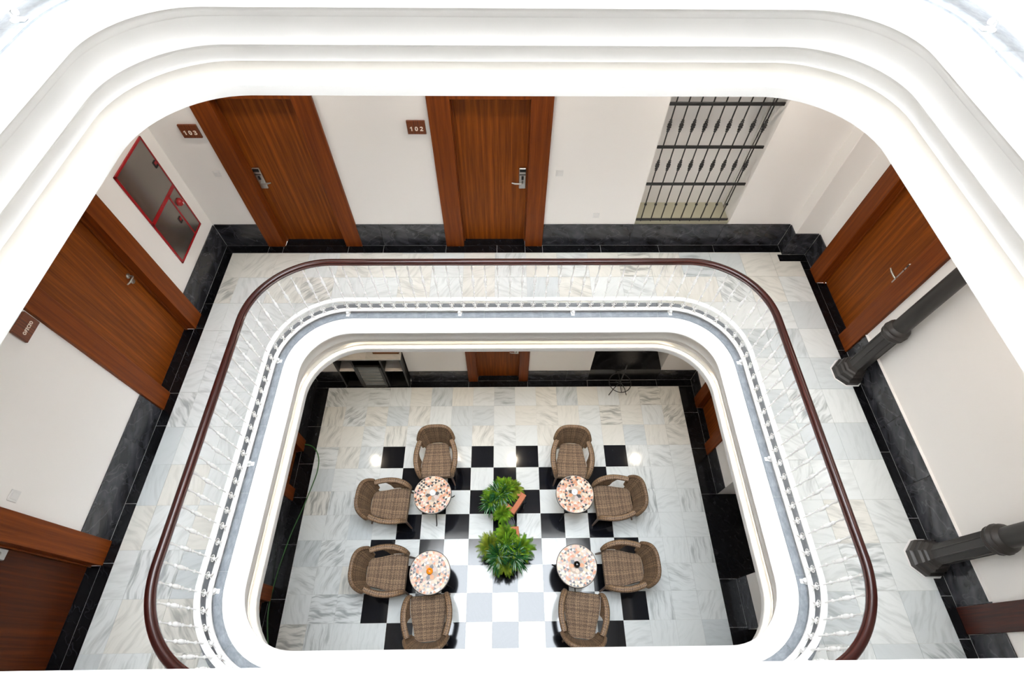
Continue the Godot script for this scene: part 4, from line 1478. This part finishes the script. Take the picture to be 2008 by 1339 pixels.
func frond(g: Geo, at: Vector3, az: float, l: float, rise: float, droop: float, col: Color, pairs := 13) -> void:
	var d := Vector3(cos(az), 0, sin(az))
	var side := Vector3(-d.z, 0, d.x)
	var prev := at
	for k in pairs:
		var f := (k + 1.0) / pairs
		var p := at + d * l * f * (1.0 - 0.2 * f) + Vector3.UP * (rise * f - droop * f * f)
		var run := (p - prev)
		var nn := side.cross(run).normalized()
		if nn.y < 0.0: nn = -nn
		var ll := l * 0.15 * sin(PI * (0.12 + 0.84 * f)) + 0.006
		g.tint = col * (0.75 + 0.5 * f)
		g.quad(prev - side * 0.0015, prev + side * 0.0015, p + side * 0.0012, p - side * 0.0012, nn)
		for s in [-1.0, 1.0]:
			var tip: Vector3 = prev + side * s * ll + run * 0.9 - Vector3.UP * ll * 0.25
			g.tri(prev, prev + run * 0.85, tip, nn, nn, nn)
		prev = p

func plant(called: String, label: String, cat: String, at: Vector3, fern: bool, count: int, l: float, cols: Array, group: String) -> void:
	var g := Geo.new()
	for k in count:
		var az := rng.randf() * TAU
		var f := pow(rng.randf(), 0.8)
		var ll := l * (0.45 + 0.6 * f)
		var rise := l * lerpf(1.35, 0.55, f) * (0.8 + 0.4 * rng.randf())
		var droop := rise * lerpf(0.25, 1.35, f)
		var col: Color = cols[rng.randi() % cols.size()]
		col = col * rng.randf_range(0.7, 1.5)
		var o := Vector3(rng.randf_range(-0.03, 0.03), 0, rng.randf_range(-0.03, 0.03))
		if fern: frond(g, o, az, ll, rise, droop, col)
		else: blade(g, o, az, ll, rise, droop, 0.0052 + 0.003 * rng.randf(), col)
	var t := thing(called, label, cat, at, 0.0, group)
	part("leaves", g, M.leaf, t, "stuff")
	var s := Geo.new()
	s.lathe([Vector2(0.035, -0.03), Vector2(0.03, 0.015), Vector2(0.0, 0.03)], 8)
	part("crown", s, M.soil, t)

func trough(label: String, at: Vector3, turn: float, w: float, l: float, h: float, rim: float) -> void:
	var t := thing("planter_trough", label, "planter", at, turn)
	var g := Geo.new()
	var o := rim
	for e in [[-w, -l, -w + 0.02, l], [w - 0.02, -l, w, l], [-w, -l, w, -l + 0.02], [-w, l - 0.02, w, l]]:
		g.box(Vector3(e[0], 0, e[1]), Vector3(e[2], h - 0.03, e[3]), 0.003)
	g.box(Vector3(-w, 0, -l), Vector3(w, 0.02, l))
	part("body", g, M.terracotta, t)
	g = Geo.new()
	for e in [[-w - 0.01, -l - 0.01, -w + o, l + 0.01], [w - o, -l - 0.01, w + 0.01, l + 0.01], [-w + o, -l - 0.01, w - o, -l + o], [-w + o, l - o, w - o, l + 0.01]]:
		g.box(Vector3(e[0], h - 0.03, e[1]), Vector3(e[2], h, e[3]), 0.005)
	part("rim", g, M.terracotta, t)
	g = Geo.new()
	g.box(Vector3(-w + 0.02, 0.03, -l + 0.02), Vector3(w - 0.02, h - 0.035, l - 0.02))
	part("soil", g, M.soil, t)

func stand(label: String, at: Vector3, turn: float, w: float, l: float, h: float) -> void:
	var t := thing("plant_stand", label, "plant stand", at, turn)
	for sx in [-1.0, 1.0]:
		for sz in [-1.0, 1.0]:
			var g := Geo.new()
			g.tube([Vector3(sx * w, h, sz * l), Vector3(sx * w, 0.06, sz * l), Vector3(sx * (w + 0.03), 0.008, sz * (l + 0.03))], 0.009, 6)
			part("leg", g, M.iron_black, t)
	var g2 := Geo.new()
	g2.tube([Vector3(-w, h - 0.008, -l), Vector3(w, h - 0.008, -l), Vector3(w, h - 0.008, l), Vector3(-w, h - 0.008, l)], 0.008, 6, true)
	for k in 4: g2.tube([Vector3(-w, h - 0.006, lerpf(-l, l, (k + 0.5) / 4.0)), Vector3(w, h - 0.006, lerpf(-l, l, (k + 0.5) / 4.0))], 0.006, 6)
	part("frame", g2, M.iron_black, t)
	for s in [-1.0, 1.0]:
		var g := Geo.new()
		var path: Array = []
		for k in 17:
			var a := k * TAU / 16
			path.append(Vector3(s * w, h * 0.62 + sin(a) * h * 0.25, cos(a) * l * 0.55))
		g.tube(path, 0.006, 6)
		part("scroll", g, M.iron_black, t)

func plants() -> void:
	var bright := [Color(0.105, 0.215, 0.012), Color(0.08, 0.175, 0.012), Color(0.15, 0.24, 0.016), Color(0.055, 0.125, 0.01)]
	var deep := [Color(0.018, 0.075, 0.02), Color(0.025, 0.095, 0.02), Color(0.012, 0.05, 0.018), Color(0.20, 0.30, 0.20)]
	var olive := [Color(0.11, 0.15, 0.012), Color(0.16, 0.19, 0.016), Color(0.07, 0.12, 0.012)]
	trough("terracotta trough set aslant under the far clump of plants", Vector3(0.116, 0.30, 1.09), -0.60, 0.15, 0.17, 0.19, 0.07)
	trough("terracotta trough under the near clump of plants", Vector3(0.095, 0.30, 1.78), 0.06, 0.125, 0.25, 0.19, 0.035)
	stand("black iron stand under the far terracotta trough", Vector3(0.116, 0.0, 1.09), -0.60, 0.14, 0.16, 0.30)
	stand("black iron stand under the near terracotta trough", Vector3(0.095, 0.0, 1.78), 0.06, 0.12, 0.24, 0.30)
	# tall black pot between the two
	var p := thing("black_pot", "black pot standing between the two clumps of plants", "pot", Vector3(0.06, 0.0, 1.40))
	var g := Geo.new()
	g.lathe([Vector2(0.0, 0.0), Vector2(0.075, 0.0), Vector2(0.095, 0.24), Vector2(0.10, 0.26), Vector2(0.085, 0.26), Vector2(0.078, 0.21), Vector2(0.0, 0.21)], 16)
	part("pot", g, M.black_paint, p)
	var base := 0.46
	for e in [
		["fern", "bright green fern at the back of the far clump", -0.02, 0.90, true, 79, 0.258, bright], ["fern", "bright green fern at the left of the far clump", -0.20, 1.08, true, 76, 0.269, bright],
		["fern", "light green fern at the front of the far clump", -0.04, 1.30, true, 72, 0.224, bright], ["fern", "yellow green fern at the right back of the far clump", 0.14, 0.92, true, 64, 0.224, olive],
		["spider_plant", "dark narrow leaved plant in the middle of the far clump", -0.08, 1.02, false, 165, 0.336, deep], ["spider_plant", "dark narrow leaved plant at the left of the far clump", -0.22, 1.16, false, 105, 0.269, deep],
		["spider_plant", "green grassy plant at the back of the far clump", 0.02, 0.96, false, 135, 0.302, bright],
		["fern", "bright green fern at the back of the near clump", 0.02, 1.66, true, 83, 0.280, bright], ["fern", "yellow green fern at the left of the near clump", -0.24, 1.80, true, 79, 0.280, olive],
		["fern", "bright green fern at the right of the near clump", 0.25, 1.82, true, 79, 0.280, bright], ["fern", "yellow green fern hanging at the front of the near clump", 0.0, 2.04, true, 76, 0.280, olive],
		["spider_plant", "dark narrow leaved plant at the front left of the near clump", -0.10, 1.95, false, 165, 0.347, deep], ["spider_plant", "dark narrow leaved plant at the front right of the near clump", 0.14, 1.95, false, 165, 0.347, deep],
		["spider_plant", "green grassy plant in the middle of the near clump", 0.02, 1.80, false, 135, 0.336, bright]]:
		plant(e[0], e[1], "plant", Vector3(e[2], base, e[3]), e[4], e[5], e[6], e[7], "plants of the middle clumps")

# ==================================================================== loose things on the ground floor
func oddments() -> void:
	var pts := [[-3.62, -0.05], [-3.5, -0.02], [-3.4, 0.06], [-3.32, 0.22], [-3.30, 0.40], [-3.32, 0.60], [-3.42, 1.08], [-3.53, 1.53], [-3.61, 2.10], [-3.62, 2.63], [-3.5, 3.13], [-3.4, 3.6]]
	var path: Array = []
	for k in pts.size() - 1:
		for j in 5:
			var a: Array = pts[maxi(k - 1, 0)]
			var b: Array = pts[k]
			var c: Array = pts[k + 1]
			var d: Array = pts[mini(k + 2, pts.size() - 1)]
			path.append(Vector3(cubic_interpolate(b[0], c[0], a[0], d[0], j / 5.0), 0.012, cubic_interpolate(b[1], c[1], a[1], d[1], j / 5.0)))
	var g := Geo.new()
	g.tube(path, 0.0095, 8)
	single("hose", g, M.hose, "thin green hose snaking along the left edge of the ground floor", "hose")
	# iron stand in front of the dark niche
	var t := thing("iron_stand", "thin black iron hoop stand in front of the dark niche", "stand", Vector3(2.18, 0.0, -1.11))
	var circ: Array = []
	for k in 32: circ.append(Vector3(cos(k * TAU / 32) * 0.205, 0.33, sin(k * TAU / 32) * 0.205))
	g = Geo.new()
	g.tube(circ, 0.008, 6, true)
	part("hoop", g, M.iron_black, t)
	for k in 4:
		var a := k * TAU / 4 + PI / 2.0
		g = Geo.new()
		g.tube([Vector3(0, 0.33, 0), Vector3(cos(a) * 0.205, 0.33, sin(a) * 0.205)], 0.007, 6)
		part("spoke", g, M.iron_black, t)
	for k in 3:
		var a := k * TAU / 3 - PI / 2.0
		g = Geo.new()
		g.tube([Vector3(cos(a) * 0.195, 0.008, sin(a) * 0.195), Vector3(cos(a) * 0.12, 0.2, sin(a) * 0.12), Vector3(cos(a) * 0.02, 0.33, sin(a) * 0.02)], 0.008, 6)
		part("leg", g, M.iron_black, t)
	g = Geo.new()
	g.tube([Vector3(0, 0.30, 0), Vector3(0, 1.0, 0)], 0.011, 8)
	part("post", g, M.iron_black, t)
